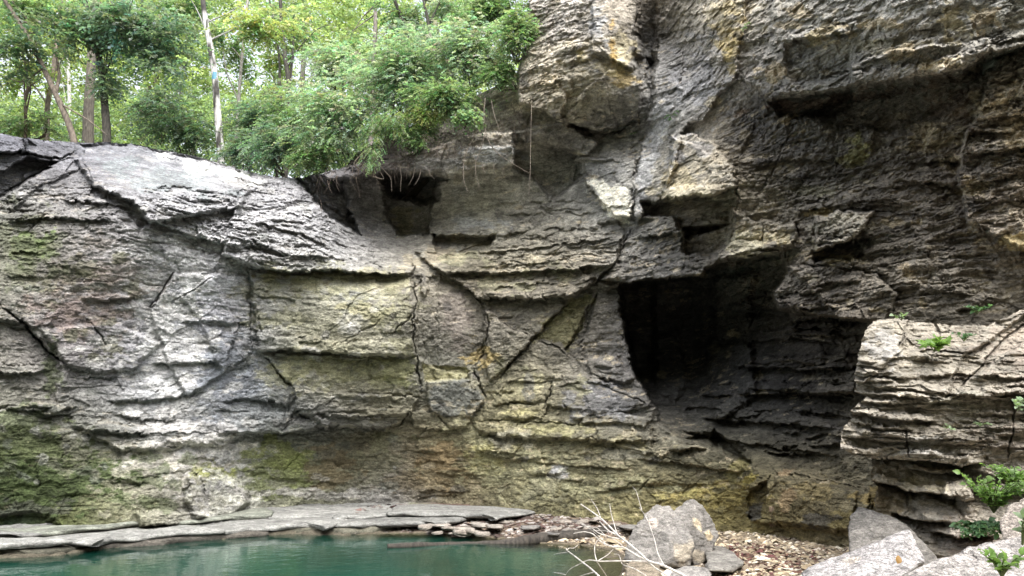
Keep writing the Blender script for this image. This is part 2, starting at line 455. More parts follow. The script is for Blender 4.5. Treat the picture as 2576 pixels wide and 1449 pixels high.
# base rock colours: warm greys, tans and stains, cave side darkened for its shade
GREY, LGREY, PALE, TAN, OCH = (.25, .24, .22), (.36, .35, .33), (.52, .51, .48), (.30, .255, .175), (.40, .29, .13)
OLIVE, MOSS, DKMOSS, DARK, BROWN, BLUE = (.21, .20, .11), (.10, .14, .045), (.055, .075, .03), (.075, .07, .065), (.13, .105, .08), (.17, .185, .19)
YEL = (.32, .30, .19)
cc = [
 (-200, 600, *GREY), (0, 400, .15, .15, .15), (100, 450, .17, .165, .155), (0, 650, .18, .18, .13), (100, 800, .20, .185, .165), (0, 1000, .20, .195, .15), (0, 1250, *DKMOSS), (150, 1250, .08, .09, .04), (-150, 1300, *DKMOSS),
 (300, 420, .20, .20, .195), (500, 440, .27, .27, .26), (620, 480, .27, .265, .25), (450, 580, .38, .375, .355), (700, 560, .34, .335, .315), (830, 620, .33, .325, .30),
 (250, 750, .25, .23, .21), (430, 760, .42, .42, .40), (540, 800, .30, .30, .30), (300, 1000, .24, .24, .22), (420, 1000, .30, .305, .29), (560, 960, .22, .23, .235), (640, 1020, .20, .21, .205),
 (760, 750, .27, .265, .20), (900, 760, .26, .25, .19), (800, 960, .25, .24, .17), (960, 960, .24, .23, .16), (800, 1060, .18, .18, .165), (450, 1150, .34, .33, .29), (360, 1250, .24, .235, .16), (560, 1240, .40, .39, .35),
 (700, 1180, .20, .21, .12), (900, 1180, .18, .165, .10), (1080, 1180, .19, .16, .10), (960, 1240, .25, .24, .21),
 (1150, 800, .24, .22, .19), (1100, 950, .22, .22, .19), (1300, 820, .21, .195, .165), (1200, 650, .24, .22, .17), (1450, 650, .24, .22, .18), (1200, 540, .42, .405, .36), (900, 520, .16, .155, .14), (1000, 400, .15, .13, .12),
 (1300, 1000, .24, .22, .14), (1500, 1000, .19, .18, .16), (1300, 1180, .23, .215, .13), (1500, 1200, .22, .205, .125), (1650, 1220, .19, .17, .095), (1850, 1250, .16, .14, .07), (2000, 1290, .18, .15, .08),
 (1380, 100, .48, .44, .375), (1450, 240, .40, .36, .28), (1560, 60, .30, .27, .23), (1430, 340, .24, .22, .19), (1530, 480, .28, .28, .27), (1650, 100, .20, .195, .19), (1680, 300, .27, .265, .26),
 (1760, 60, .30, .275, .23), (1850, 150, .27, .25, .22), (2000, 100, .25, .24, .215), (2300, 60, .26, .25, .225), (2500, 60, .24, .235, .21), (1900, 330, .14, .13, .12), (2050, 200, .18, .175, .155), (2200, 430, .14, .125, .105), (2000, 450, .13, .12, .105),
 (2450, 400, .20, .17, .14), (2560, 250, .27, .235, .18), (1760, 420, .36, .32, .25), (1700, 600, .19, .18, .165), (1900, 580, .22, .20, .165), (2200, 620, .16, .145, .125), (2450, 620, .17, .15, .125), (2300, 780, .19, .17, .14),
 (2050, 780, .12, .105, .09), (1800, 850, .08, .08, .08), (2050, 950, .085, .077, .068), (2000, 1080, .09, .085, .075), (2150, 1230, .17, .15, .10), (1750, 1050, .14, .135, .12), (2400, 1250, .28, .26, .22), (2700, 900, .20, .18, .15),  # cave rows: dark stain, with shade darkened into the colour
]
cc = np.array(cc, float)
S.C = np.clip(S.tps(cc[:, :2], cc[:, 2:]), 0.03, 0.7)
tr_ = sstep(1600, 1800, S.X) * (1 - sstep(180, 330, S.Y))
lw = 1 - sstep(900, 1150, S.X)                        # waterfall face: cleaner stone, also lifted in colour to look better lit; right wall stained
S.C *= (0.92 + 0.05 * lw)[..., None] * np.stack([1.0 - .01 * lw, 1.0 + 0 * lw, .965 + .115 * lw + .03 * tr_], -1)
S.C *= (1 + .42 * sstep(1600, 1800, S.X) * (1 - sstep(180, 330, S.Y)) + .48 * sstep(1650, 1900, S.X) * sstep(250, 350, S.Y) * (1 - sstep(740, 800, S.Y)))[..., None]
S.V = 0.55 + 0.45 * sstep(1000, 1300, S.X)

# ---- blocks standing out of the face or broken into it (dY in metres, minus = towards the viewer)
B = S.block
# far left dark stack of blocks and the joints between them
B([(-200, 330), (70, 340), (68, 380), (-200, 384)], -0.35); B([(66, 345), (188, 358), (192, 380), (150, 402), (70, 386)], -0.15)
B([(-200, 500), (-60, 470), (70, 392), (140, 412), (60, 460), (0, 500), (-200, 560)], 0.7)
B([(60, 440), (140, 405), (188, 392), (205, 420), (100, 470), (30, 520)], -0.15)
# rounded lip: upper slab and bulge
B([(196, 362), (330, 362), (560, 410), (640, 436), (640, 452), (560, 432), (470, 412), (360, 394), (220, 392)], 0.25, e=4)
B([(188, 398), (230, 388), (360, 392), (480, 412), (600, 446), (625, 480), (600, 520), (470, 545), (375, 560), (335, 505), (240, 470)], -0.55, e=5)
B([(240, 470), (335, 505), (380, 560), (355, 575), (320, 530), (225, 490)], 0.25, e=4)
# slab running down to the right, and the shadowed recess behind its edge
B([(640, 445), (740, 450), (830, 545), (905, 592), (1000, 640), (1046, 672), (1035, 690), (690, 682), (560, 640), (600, 480)], -0.5, e=4)
B([(745, 447), (800, 440), (860, 460), (880, 540), (905, 590), (830, 545)], 0.7, e=4)
B([(752, 446), (800, 438), (880, 432), (900, 470), (870, 540), (800, 500)], -0.3, e=5)
# notch under the ledge
B([(965, 432), (1060, 438), (1128, 448), (1092, 470), (1086, 520), (1075, 592), (1000, 590), (960, 500)], 0.8, e=4)
B([(960, 440), (1100, 444), (1096, 500), (1060, 510), (980, 490)], 1.3, e=14)
B([(1088, 450), (1240, 445), (1330, 440), (1380, 500), (1300, 575), (1250, 595), (1084, 590)], 0.15, e=3)
# long dark slot under the smooth panel
B([(1084, 592), (1245, 592), (1230, 632), (1100, 634)], 0.65, e=4)
# ledge overhead with its hanging lip
B([(750, 440), (870, 420), (980, 404), (1080, 372), (1172, 340), (1290, 330), (1292, 418), (1200, 424), (1135, 446), (1060, 438), (960, 436), (880, 452), (800, 452)], -1.0, e=5)
B([(1165, 372), (1290, 366), (1288, 418), (1150, 428)], -0.25, e=3)
B([(1290, 385), (1340, 360), (1450, 380), (1470, 440), (1390, 500), (1330, 440), (1290, 420)], 0.5, e=6)
B([(1300, 330), (1420, 300), (1500, 360), (1480, 392), (1400, 372), (1320, 380)], -0.35, e=4)
# buttress
B([(1336, -200), (1612, -200), (1606, 40), (1592, 150), (1618, 220), (1600, 300), (1500, 330), (1400, 300), (1310, 260), (1300, 200), (1326, 100)], -0.7, e=5)
B([(1490, -200), (1606, -200), (1600, 60), (1594, 178), (1545, 150), (1490, 130)], -0.25, e=3)
B([(1440, 200), (1500, 160), (1590, 190), (1618, 225), (1600, 300), (1560, 330), (1480, 345), (1410, 300)], 0.25, e=5, ty=0.35)
B([(1596, 130), (1640, 150), (1625, 200), (1600, 205)], 0.5, e=3)
B([(1600, -200), (1650, -200), (1650, 60), (1640, 200), (1616, 130), (1604, 40)], 0.7, e=6)
# chimney plate with the pale lichen face
B([(1440, 396), (1598, 404), (1600, 480), (1580, 548), (1545, 540), (1515, 510), (1470, 460)], -0.35, e=3)
B([(1466, 455), (1592, 462), (1590, 530), (1570, 552), (1540, 545), (1510, 505)], -0.12, e=2)
# leaning ramp to the right of the chimney
B([(1660, 60), (1800, -200), (1900, -200), (1850, 200), (1800, 240), (1770, 300), (1725, 310), (1690, 440), (1660, 500), (1600, 560), (1590, 540), (1604, 420), (1640, 270)], -0.3, e=4)
# protruding block above the cave
B([(1694, 345), (1745, 338), (1795, 358), (1848, 430), (1852, 470), (1790, 490), (1665, 502), (1680, 430)], -1.1, e=4)
B([(1694, 345), (1745, 338), (1795, 358), (1850, 432), (1848, 452), (1790, 390), (1735, 362)], 0.25, e=4)
B([(1610, 508), (1845, 500), (1842, 560), (1720, 600), (1700, 545), (1620, 540)], 1.0, e=5)
B([(1715, 575), (1842, 560), (1800, 648), (1715, 640)], 0.8, e=5)
B([(1846, 525), (1905, 555), (2000, 560), (2003, 622), (1900, 632), (1805, 650), (1850, 590)], -0.35, e=3)
B([(1925, 565), (2000, 560), (1995, 618), (1920, 628)], -0.15, e=3)
B([(2052, 545), (2110, 535), (2196, 532), (2176, 575), (2148, 602), (2085, 622), (2046, 632)], -1.0, e=4)
B([(2040, 632), (2150, 604), (2175, 640), (2130, 652), (2050, 660)], 0.6, e=4)
B([(2040, 655), (2130, 648), (2140, 672), (2045, 672)], -0.2, e=3)
B([(1980, 670), (2100, 672), (2200, 690), (2260, 740), (2230, 805), (2110, 805), (2060, 740)], -0.35, e=4)
# great roof: mass above, deep recess below
B([(1925, 248), (2020, 244), (2140, 218), (2290, 196), (2400, 180), (2480, 135), (2760, 90), (2760, -200), (1960, -200), (1940, 120), (1880, 200)], -0.55, e=4)
B([(2138, 212), (2142, 165), (2240, 130), (2390, 110), (2500, 100), (2480, 140), (2400, 182), (2290, 196)], -0.3, e=3)
B([(1980, 110), (2140, 110), (2138, 210), (2020, 236), (1975, 180)], 0.2, e=8)
B([(2140, 232), (2300, 206), (2420, 190), (2500, 140), (2540, 145), (2420, 240), (2360, 300), (2250, 330), (2120, 320), (2030, 290)], .85, e=18)
B([(1935, 255), (2140, 228), (2140, 270), (2060, 300), (1960, 290)], 0.6, e=8)
# pillar at the right edge
B([(2505, 148), (2760, 120), (2760, 700), (2560, 620), (2440, 560), (2410, 440), (2430, 330), (2470, 260)], -0.55, e=5)
B([(2340, 320), (2440, 310), (2420, 400), (2330, 380)], -0.2, e=4)
B([(2100, 290), (2200, 300), (2190, 390), (2110, 420)], -0.15, e=4)
# the cave and its shadowed right wall
cv = np.array([(1560, 720, 20.8), (1580, 850, 21.3), (1600, 930, 20.8), (1650, 1000, 18.6), (1650, 1060, 16.2), (1700, 1100, 15.6), (1760, 720, 20.2), (1700, 850, 21.2), (1790, 900, 19.2), (1800, 660, 18.0), (1960, 660, 16.0), (1900, 760, 17.2), (1900, 900, 16.6), (1850, 1000, 16.6), (1800, 1080, 16.0), (1880, 1170, 14.0),
  (2000, 820, 14.8), (2000, 950, 14.4), (2000, 1080, 13.8), (2100, 850, 13.3), (2100, 980, 12.9), (2100, 1100, 12.3), (2190, 820, 12.4), (2190, 1000, 12.0), (2190, 1220, 11.4), (2020, 1190, 12.8), (1960, 1150, 13.6)], float)
CV = S.tps(cv[:, :2], cv[:, 2])
cave = [(1557, 718), (1640, 702), (1762, 692), (1790, 668), (1810, 655), (1978, 638), (1976, 690), (1945, 742), (1960, 775), (2060, 792), (2188, 808), (2240, 900), (2240, 1245), (2190, 1236), (2000, 1190), (1885, 1172), (1800, 1132), (1720, 1108), (1655, 1062), (1640, 1010), (1596, 950), (1574, 850)]
mm = sstep(-4, 7, S.sdf(cave, (slice(None), slice(None)), 0.8))
S.D = S.D * (1 - mm) + CV * mm
B([(1560, 724), (1640, 716), (1650, 850), (1640, 960), (1596, 935), (1574, 850)], 0.8, e=10)
B([(1640, 850), (1700, 830), (1730, 960), (1700, 1010), (1650, 990)], -0.5, e=10)
B([(1790, 700), (1900, 690), (1880, 800), (1800, 860)], -0.6, e=12); B([(1780, 880), (1890, 860), (1900, 1000), (1800, 1060)], -0.5, e=8)
B([(1590, 650), (1700, 640), (1978, 632), (1978, 660), (1840, 672), (1760, 702), (1558, 722), (1530, 730), (1500, 715)], -0.3, e=4)
B([(2055, 920), (2160, 930), (2150, 985), (2058, 985)], -0.45, e=3)
# boss and slot at the cave foot, slabs leaning down to the right
B([(1640, 1010), (1655, 1060), (1720, 1105), (1800, 1085), (1870, 1130), (1880, 1175), (1800, 1130), (1640, 1120)], 0.35, e=5)
B([(1795, 1080), (1900, 1175), (1885, 1200), (1870, 1160), (1790, 1110)], 0.6, e=5)
B([(1870, 1165), (2000, 1190), (2190, 1235), (2190, 1310), (2100, 1340), (1890, 1310), (1880, 1290)], -0.2, e=4)
B([(1880, 1230), (1925, 1215), (1930, 1300), (1880, 1305)], 0.25, e=4)
B([(1950, 1200), (2160, 1240), (2130, 1335), (1945, 1310)], -0.12, e=4)
# panels of the middle wall
B([(1062, 690), (1080, 700), (1072, 750), (1060, 735)], -0.2, e=2)
B([(1105, 690), (1165, 720), (1218, 780), (1224, 880), (1175, 945), (1110, 930), (1100, 780)], 0.13, e=3)
B([(1045, 690), (1100, 700), (1108, 930), (1050, 900)], 0.15, e=4)
B([(1040, 632), (1240, 632), (1500, 600), (1570, 590), (1545, 660), (1500, 672), (1230, 684), (1110, 688), (1085, 664)], -0.35, e=3)
B([(1165, 720), (1110, 690), (1230, 684), (1500, 668), (1550, 650), (1500, 708), (1440, 740), (1330, 750), (1200, 750)], -0.28, e=3)
B([(1212, 756), (1330, 750), (1440, 742), (1345, 848), (1290, 905), (1240, 900), (1228, 820)], -0.05, e=3)
B([(1212, 770), (1300, 830), (1345, 850), (1290, 905), (1230, 960), (1222, 880)], -0.2, e=3)
B([(1345, 852), (1440, 745), (1490, 738), (1480, 790), (1452, 850), (1420, 884), (1385, 860)], 0.25, e=3)
B([(1418, 882), (1452, 845), (1490, 760), (1500, 740), (1482, 830), (1440, 900)], 0.35, e=3)
B([(1490, 730), (1556, 722), (1574, 850), (1592, 935), (1540, 900), (1460, 905)], 0.1, e=4)
B([(1480, 900), (1540, 890), (1592, 950), (1570, 965), (1490, 945)], -0.25, e=3)
B([(1230, 930), (1290, 905), (1345, 905), (1392, 940), (1380, 1010), (1240, 1015)], -0.1, e=3)
B([(1392, 945), (1490, 945), (1600, 990), (1640, 1020), (1560, 1040), (1380, 1020)], -0.22, e=3)
B([(1286, 1020), (1380, 1015), (1368, 1050), (1280, 1050)], -0.15, e=3)
B([(1440, 1025), (1590, 1045), (1640, 1060), (1620, 1075), (1440, 1060)], -0.18, e=3)
B([(1060, 916), (1170, 925), (1182, 955), (1068, 960)], 0.12, e=3)
B([(1072, 960), (1180, 955), (1218, 1012), (1188, 1046), (1085, 1042)], -0.3, e=3)
B([(1030, 1035), (1085, 1042), (1188, 1046), (1180, 1075), (1110, 1084), (1040, 1075)], -0.2, e=3)
B([(545, 1072), (600, 1040), (735, 1035), (830, 1070), (740, 1085), (560, 1090)], -0.15, e=3)
B([(740, 985), (1050, 1000), (1030, 1040), (990, 1076), (830, 1072), (740, 1032)], -0.32, e=3)
B([(660, 890), (1045, 902), (1060, 995), (745, 988), (700, 942)], -0.12, e=3)
B([(632, 690), (1032, 690), (1046, 800), (1046, 898), (770, 884), (650, 880)], -0.22, e=3)
B([(1190, 1060), (1330, 1058), (1480, 1075), (1500, 1110), (1210, 1090)], -0.2, e=4)
B([(1200, 1095), (1300, 1120), (1290, 1140), (1200, 1135)], -0.12, e=3)
B([(1640, 1095), (1720, 1105), (1740, 1130), (1660, 1150), (1500, 1110), (1500, 1075)], -0.18, e=4)
# left wall: plates, tufa cushions, undercut foot
B([(380, 780), (440, 690), (540, 690), (600, 820), (560, 940), (470, 1000), (420, 900)], -0.16, e=4)
B([(450, 740), (540, 692), (622, 690), (632, 890), (560, 940), (500, 800)], -0.1, e=4)
B([(110, 830), (270, 810), (400, 860), (330, 930), (240, 935), (170, 920)], -0.2, e=5)
B([(-200, 780), (60, 812), (150, 905), (140, 1010), (0, 1030), (-200, 1040)], 0.25, e=5)
B([(-200, 1080), (100, 1085), (240, 1150), (280, 1250), (250, 1310), (-200, 1320)], 0.1, e=20)
B([(470, 1200), (540, 1180), (610, 1230), (625, 1265), (580, 1300), (490, 1300), (468, 1250)], -0.6, e=10)
B([(340, 1290), (470, 1285), (560, 1300), (500, 1320), (345, 1320)], -0.5, e=6)
B([(0, 1300), (100, 1292), (165, 1330), (-200, 1330)], 0.25, e=8)
B([(240, 1060), (380, 1090), (620, 1085), (560, 1120), (300, 1130), (210, 1085)], -0.2, e=5)

# ---- bedding ledges
L = S.ledge
L([(150, 500), (250, 512), (345, 520)], .2, 40, .1); L([(20, 560), (150, 548), (300, 560)], .16, 30, .1)
L([(350, 545), (480, 590), (620, 625)], .25, 50, .15); L([(400, 520), (520, 540), (610, 535)], .2, 30, .12)
L([(640, 560), (760, 590), (830, 620)], .2, 40, .12); L([(620, 600), (720, 640), (840, 650)], .2, 40, .15)
L([(600, 668), (690, 682), (850, 680), (1035, 690)], .3, 70, .25, 18); L([(650, 882), (770, 885), (1045, 902)], .28, 60, .2, 18)
L([(560, 1088), (740, 1086), (830, 1074), (1000, 1078)], .25, 50, .2); L([(740, 1034), (880, 1048), (1026, 1040)], .14, 30, .08)
L([(1085, 592), (1250, 594), (1330, 580)], .2, 30, .1); L([(1040, 634), (1230, 636), (1500, 604), (1565, 592)], .16, 30, .16)
L([(1090, 688), (1230, 686), (1500, 670), (1565, 655)], .22, 40, .2); L([(1200, 750), (1330, 752), (1440, 744), (1500, 712)], .25, 50, .22)
L([(1480, 700), (1600, 710), (1760, 692), (1840, 650), (1980, 636)], .35, 60, .5, 30)
L([(1190, 1058), (1330, 1056), (1480, 1074)], .15, 30, .1); L([(1200, 1092), (1400, 1108), (1650, 1112)], .12, 40, .1)
L([(1180, 1140), (1400, 1168), (1600, 1180)], .1, 30, .06); L([(1600, 1152), (1740, 1170), (1880, 1190)], .15, 40, .1)
L([(170, 1066), (250, 1086), (400, 1092), (560, 1086)], .16, 40, .08); L([(380, 910), (470, 915), (560, 905)], .14, 30, .1)
L([(270, 1010), (420, 1000), (520, 985)], .14, 35, .1); L([(560, 1010), (650, 1005), (740, 1020)], .14, 40, .1)
L([(0, 1030), (130, 1040), (200, 1020)], .16, 30, .08); L([(-180, 935), (60, 938), (140, 930)], .15, 35, .1)
L([(1930, 252), (2030, 246), (2142, 220), (2290, 198), (2440, 168), (2600, 110), (2740, 90)], .3, 60, .3, 30)
L([(1970, 112), (2060, 95), (2180, 70)], .2, 40, .15); L([(2140, 164), (2250, 140), (2400, 112)], .2, 40, .1)
L([(1840, 660), (1920, 640), (2005, 628)], .25, 40, .4); L([(2000, 530), (2150, 512), (2300, 520)], .18, 30, .15)
L([(2040, 635), (2150, 605), (2200, 590)], .2, 30, .35); L([(2010, 660), (2140, 674), (2240, 690)], .16, 30, .12)
L([(1660, 500), (1790, 494), (1855, 470)], .2, 40, .4); L([(1600, 600), (1720, 580), (1840, 562)], .2, 30, .3)
L([(1860, 925), (2000, 930), (2160, 925)], .5, 50, .5); L([(1850, 992), (2060, 990), (2160, 1002)], .5, 50, .6); L([(1880, 860), (2000, 850), (2120, 872)], .4, 40, .3); L([(1840, 790), (1930, 770), (1990, 790)], .4, 40, .4); L([(1760, 1050), (1900, 1062), (2110, 1080)], .35, 40, .35); L([(1990, 804), (2080, 800), (2190, 812)], .5, 60, .6)
L([(1700, 1080), (1850, 1110), (2120, 1150)], .18, 40, .2); L([(1880, 1165), (2000, 1192), (2200, 1236)], .2, 40, .25)
L([(2200, 740), (2300, 720), (2450, 745)], .15, 30, .1); L([(2250, 450), (2400, 470), (2560, 440)], .18, 40, .15); L([(2450, 300), (2560, 290), (2700, 280)], .2, 40, .15)
L([(2420, 390), (2520, 380), (2650, 360)], .2, 40, .2); L([(1880, 420), (2000, 400), (2120, 410)], .14, 30, .12)
L([(1420, 300), (1500, 345), (1600, 310)], .2, 40, .3); L([(1480, 132), (1545, 152), (1598, 180)], .1, 30, .06)
L([(1440, 398), (1520, 404), (1598, 404)], .14, 30, .12); L([(1500, 560), (1580, 548), (1660, 548)], .14, 30, .15)
# the roughly bedded foot of the middle wall and the big rough wall: many short ledges
r_ = np.random.default_rng(5)
def scatter(n, x0, y0, x1, y1, ln, sl, out, up, und):
    for _ in range(n):
        x, y = r_.uniform(x0, x1), r_.uniform(y0, y1); q = ln * r_.uniform(.5, 1.6); d = sl + r_.normal(0, .05)
        L([(x - q / 2, y - d * q / 2), (x, y + r_.normal(0, 4)), (x + q / 2, y + d * q / 2)], out * .42 * r_.uniform(.5, 1.4), up * r_.uniform(.6, 1.4), und * r_.uniform(.5, 1.4), 12)
scatter(26, 1060, 1060, 1900, 1250, 90, .03, .10, 26, .06)
scatter(16, 20, 560, 600, 1060, 110, .0, .13, 30, .08)
scatter(40, 380, 470, 860, 660, 90, .10, .14, 22, .10)
scatter(14, 640, 690, 1040, 1060, 110, .03, .10, 30, .06)
scatter(60, 1850, 270, 2520, 780, 100, -.10, .14, 24, .10)
scatter(60, 1660, -100, 2560, 240, 90, -.22, .12, 22, .08)
scatter(26, 1320, -60, 1480, 330, 60, -.25, .12, 18, .08)
scatter(20, 1240, 700, 1540, 1050, 70, .05, .10, 22, .06)
scatter(46, 1700, 700, 2180, 1160, 90, .03, .34, 26, .2)
scatter(30, 1260, 500, 1700, 720, 80, -.05, .12, 18, .08)
scatter(20, 300, 1100, 900, 1240, 60, .0, .09, 18, .05)
# ---- joints
K = S.crack
K([(440, 682), (420, 712), (400, 745), (372, 782)], 0.23, 1.6); K([(545, 690), (500, 720), (450, 748), (430, 760)], 0.13, 1.6)
K([(0, 770), (60, 812), (110, 872), (175, 925)], 0.26, 2.0); K([(215, 795), (255, 850), (270, 875)], 0.13, 1.6)
K([(620, 600), (626, 700), (630, 800), (626, 890)], 0.10, 1.6); K([(640, 760), (650, 800), (660, 845)], 0.08, 1.6)
K([(662, 892), (690, 925), (712, 960), (740, 980)], 0.23, 1.7); K([(1042, 680), (1046, 760), (1036, 800), (1046, 900), (1062, 990)], 0.23, 2.0)
K([(1046, 770), (1020, 810), (990, 842)], 0.13, 1.6); K([(830, 875), (900, 840), (960, 800)], 0.07, 1.6)
K([(1165, 722), (1212, 760), (1228, 815), (1224, 880), (1180, 945)], 0.23, 2.0); K([(1444, 742), (1400, 790), (1345, 850), (1290, 905), (1245, 965)], 0.26, 2.0)
K([(1500, 712), (1560, 640), (1590, 570)], 0.20, 1.7); K([(1236, 790), (1300, 832), (1350, 855), (1400, 875), (1440, 905)], 0.16, 1.6)
K([(1392, 950), (1380, 1000), (1368, 1030)], 0.20, 1.6); K([(1190, 925), (1206, 960), (1226, 1010)], 0.23, 2.0); K([(1240, 1015), (1370, 1018)], 0.13, 1.6)
K([(1490, 750), (1450, 840), (1420, 884)], 0.16, 1.6); K([(1030, 1032), (1010, 1060), (985, 1078)], 0.26, 2.0); K([(725, 1010), (740, 1060)], 0.10, 1.6)
K([(1100, 1038), (1130, 1080)], 0.13, 1.6); K([(1500, 965), (1570, 990), (1640, 1020)], 0.13, 1.6); K([(1560, 1100), (1650, 1150), (1800, 1180)], 0.08, 1.6)
K([(1604, -100), (1600, 60), (1592, 180)], 0.20, 2.0)
K([(1852, 440), (1855, 500), (1848, 560)], 0.20, 2.0); K([(1990, 330), (1950, 420), (1900, 500)], 0.13, 1.6); 
K([(2440, 330), (2425, 380), (2410, 420)], 0.10, 1.6); K([(2000, 560), (2010, 600)], 0.20, 1.6); K([(1925, 560), (1922, 600), (1915, 628)], 0.16, 1.6)
K([(1730, 660), (1800, 650)], 0.13, 1.6); K([(1940, 720), (1900, 790), (1880, 830)], 0.26, 2.4); K([(60, 345), (66, 390)], 0.20, 2.0); K([(-100, 384), (75, 386), (150, 404), (192, 376)], 0.23, 2.0)
K([(0, 490), (60, 455), (140, 410), (190, 396)], 0.20, 2.0); K([(205, 395), (240, 470), (335, 505)], 0.13, 2.0)
K([(230, 390), (420, 396), (560, 432), (640, 452)], 0.10, 1.6); K([(350, 370), (480, 396), (600, 426)], 0.04, 1.6)
K([(2190, 1240), (2180, 1300), (2185, 1340)], 0.26, 2.4)
for q in range(26):                                   # small random joints all over
    x, y = r_.uniform(0, 2500), r_.uniform(450, 1240); a = r_.choice([0.9, 2.2, 1.6, 2.4]) + r_.normal(0, .15); q = r_.uniform(25, 75)
    K([(x, y), (x + .5 * q * math.cos(a) + r_.normal(0, 4), y + .5 * q * math.sin(a)), (x + q * math.cos(a), y + q * math.sin(a))], r_.uniform(.05, .12), 1.8)

S.patch([(1652, 250), (1700, 250), (1650, 400), (1630, 480), (1592, 570), (1570, 640), (1580, 560), (1600, 470), (1606, 400)], (.40, .40, .40), .75, rag=8)
# ---- how strongly the thin beds are weathered out
S.A[:] = 0.042
A = S.amp
A([(330, 455), (620, 440), (760, 470), (900, 600), (1030, 660), (1000, 690), (600, 680), (420, 640), (345, 560)], .15)
A([(0, 480), (250, 470), (345, 540), (420, 600), (200, 600), (0, 600)], .13)
A([(190, 395), (560, 430), (600, 450), (420, 490), (260, 470)], .035)
A([(200, 360), (640, 440), (600, 450), (230, 395)], .04)
A([(0, 620), (420, 640), (400, 900), (150, 920), (0, 760)], .045)
A([(640, 690), (1040, 690), (1050, 1000), (700, 980)], .032)
A([(1085, 450), (1340, 440), (1250, 590), (1085, 590)], .02, 20)
A([(1105, 700), (1215, 780), (1215, 880), (1120, 930)], .035, 15)
A([(1310, -200), (1500, -200), (1480, 140), (1440, 260), (1330, 300), (1300, 200)], .12)
A([(1490, -200), (1605, -200), (1595, 170), (1500, 140)], .025, 20)
A([(1640, -200), (2760, -200), (2760, 100), (2400, 170), (1930, 240), (1750, 300), (1660, 300)], .03)
A([(1840, 270), (2500, 300), (2500, 760), (2000, 780), (1840, 560)], .115)
A([(2440, 150), (2760, 130), (2760, 620), (2420, 500)], .13)
A([(1560, 560), (2000, 520), (2040, 660), (1700, 700), (1200, 690), (1250, 600)], .11)
A([(1466, 455), (1596, 460), (1585, 550), (1520, 520)], .015, 12)
A([(1760, 700), (2200, 780), (2200, 1200), (1700, 1080)], .11)
A([(1180, 1040), (1700, 1060), (1900, 1180), (1880, 1300), (1180, 1260)], .05)
A([(1560, 720), (1790, 700), (1780, 940), (1600, 960)], .02, 20)
A([(1084, 592), (1245, 592), (1230, 632), (1100, 634)], .02, 8)

# ---- colour of stains, moss, lichens, fresh breaks and painted lip glare
C = S.blot
C(530, 424, 120, 18, (.58, .58, .57), .9, rot=14); C(420, 450, 130, 30, (.21, .235, .235), .6, rot=10); C(620, 460, 60, 18, LGREY, .5, rot=20)  # bright strip along the lip: sky glare put into the rock colour
C(430, 790, 60, 66, (.50, .50, .49), .95, rag=.9); C(420, 860, 80, 70, (.44, .44, .43), .85, rag=.9); C(440, 960, 90, 70, (.48, .48, .47), .6, rag=.9); C(470, 1080, 100, 60, (.46, .45, .43), .5, rag=.9); C(480, 640, 120, 70, (.50, .50, .49), .55, rag=.9); C(350, 700, 60, 60, LGREY, .5); C(560, 720, 60, 40, (.34, .35, .37), .5)
C(85, 625, 40, 35, MOSS, .8); C(150, 690, 90, 40, (.12, .12, .07), .55, rag=.9); C(250, 720, 90, 70, (.15, .13, .105), .5, rag=1); C(60, 640, 70, 90, (.13, .14, .09), .6, rag=.9)
for x, y, rx, ry in ((220, 690, 26, 12), (300, 650, 24, 14), (330, 730, 22, 20), (255, 800, 30, 14), (190, 830, 22, 22), (120, 760, 26, 20), (280, 870, 24, 16), (230, 900, 40, 14)):
    C(x, y, rx, ry, (.11, .11, .065), .7, rag=1.0)
C(150, 780, 80, 40, (.28, .22, .20), .5, rag=.9); C(250, 760, 70, 60, (.26, .21, .19), .35, rag=1)
C(560, 950, 90, 60, (.17, .185, .205), .7, rot=-30); C(480, 1000, 60, 40, (.19, .20, .19), .4); C(650, 1040, 90, 30, (.155, .165, .165), .7)
C(800, 700, 150, 16, YEL, .75); C(960, 700, 60, 26, YEL, .6); C(690, 730, 70, 20, OLIVE, .5); C(930, 790, 60, 30, (.30, .28, .15), .5); C(880, 745, 40, 25, (.14, .15, .15), .5)
C(790, 930, 80, 26, (.32, .31, .17), .6); C(930, 930, 70, 24, (.33, .32, .16), .6); C(1000, 940, 40, 30, (.25, .26, .12), .6); C(740, 1060, 70, 18, DARK, .5); C(900, 1060, 90, 18, (.15, .15, .14), .6)
S.patch([(1062, 916), (1170, 924), (1182, 954), (1068, 960)], (.42, .40, .24), .8); S.patch([(1072, 962), (1180, 956), (1216, 1012), (1188, 1044), (1085, 1040)], (.14, .148, .142), .7, rag=14)
S.patch([(1345, 852), (1440, 748), (1488, 740), (1478, 790), (1450, 850), (1420, 884), (1385, 860)], (.28, .26, .13), .65, rag=14)
C(1330, 970, 50, 26, YEL, .7); C(1270, 990, 36, 24, YEL, .5); C(1300, 1040, 70, 12, (.40, .37, .20), .6); C(1250, 1075, 60, 16, (.42, .39, .26), .7); C(1400, 1080, 70, 14, (.36, .34, .18), .6)
C(1205, 895, 34, 32, (.42, .33, .15), .8); C(1110, 640, 40, 24, TAN, .5)
C(1150, 800, 40, 60, (.20, .175, .155), .6); C(1500, 1010, 70, 40, (.15, .15, .155), .7); C(1560, 1030, 50, 14, (.26, .26, .26), .5); C(1330, 990, 14, 40, (.12, .12, .12), .6)
S.patch([(1384, 1172), (1402, 1168), (1430, 1174), (1428, 1200), (1410, 1208), (1378, 1196)], (.52, .52, .52), .9)
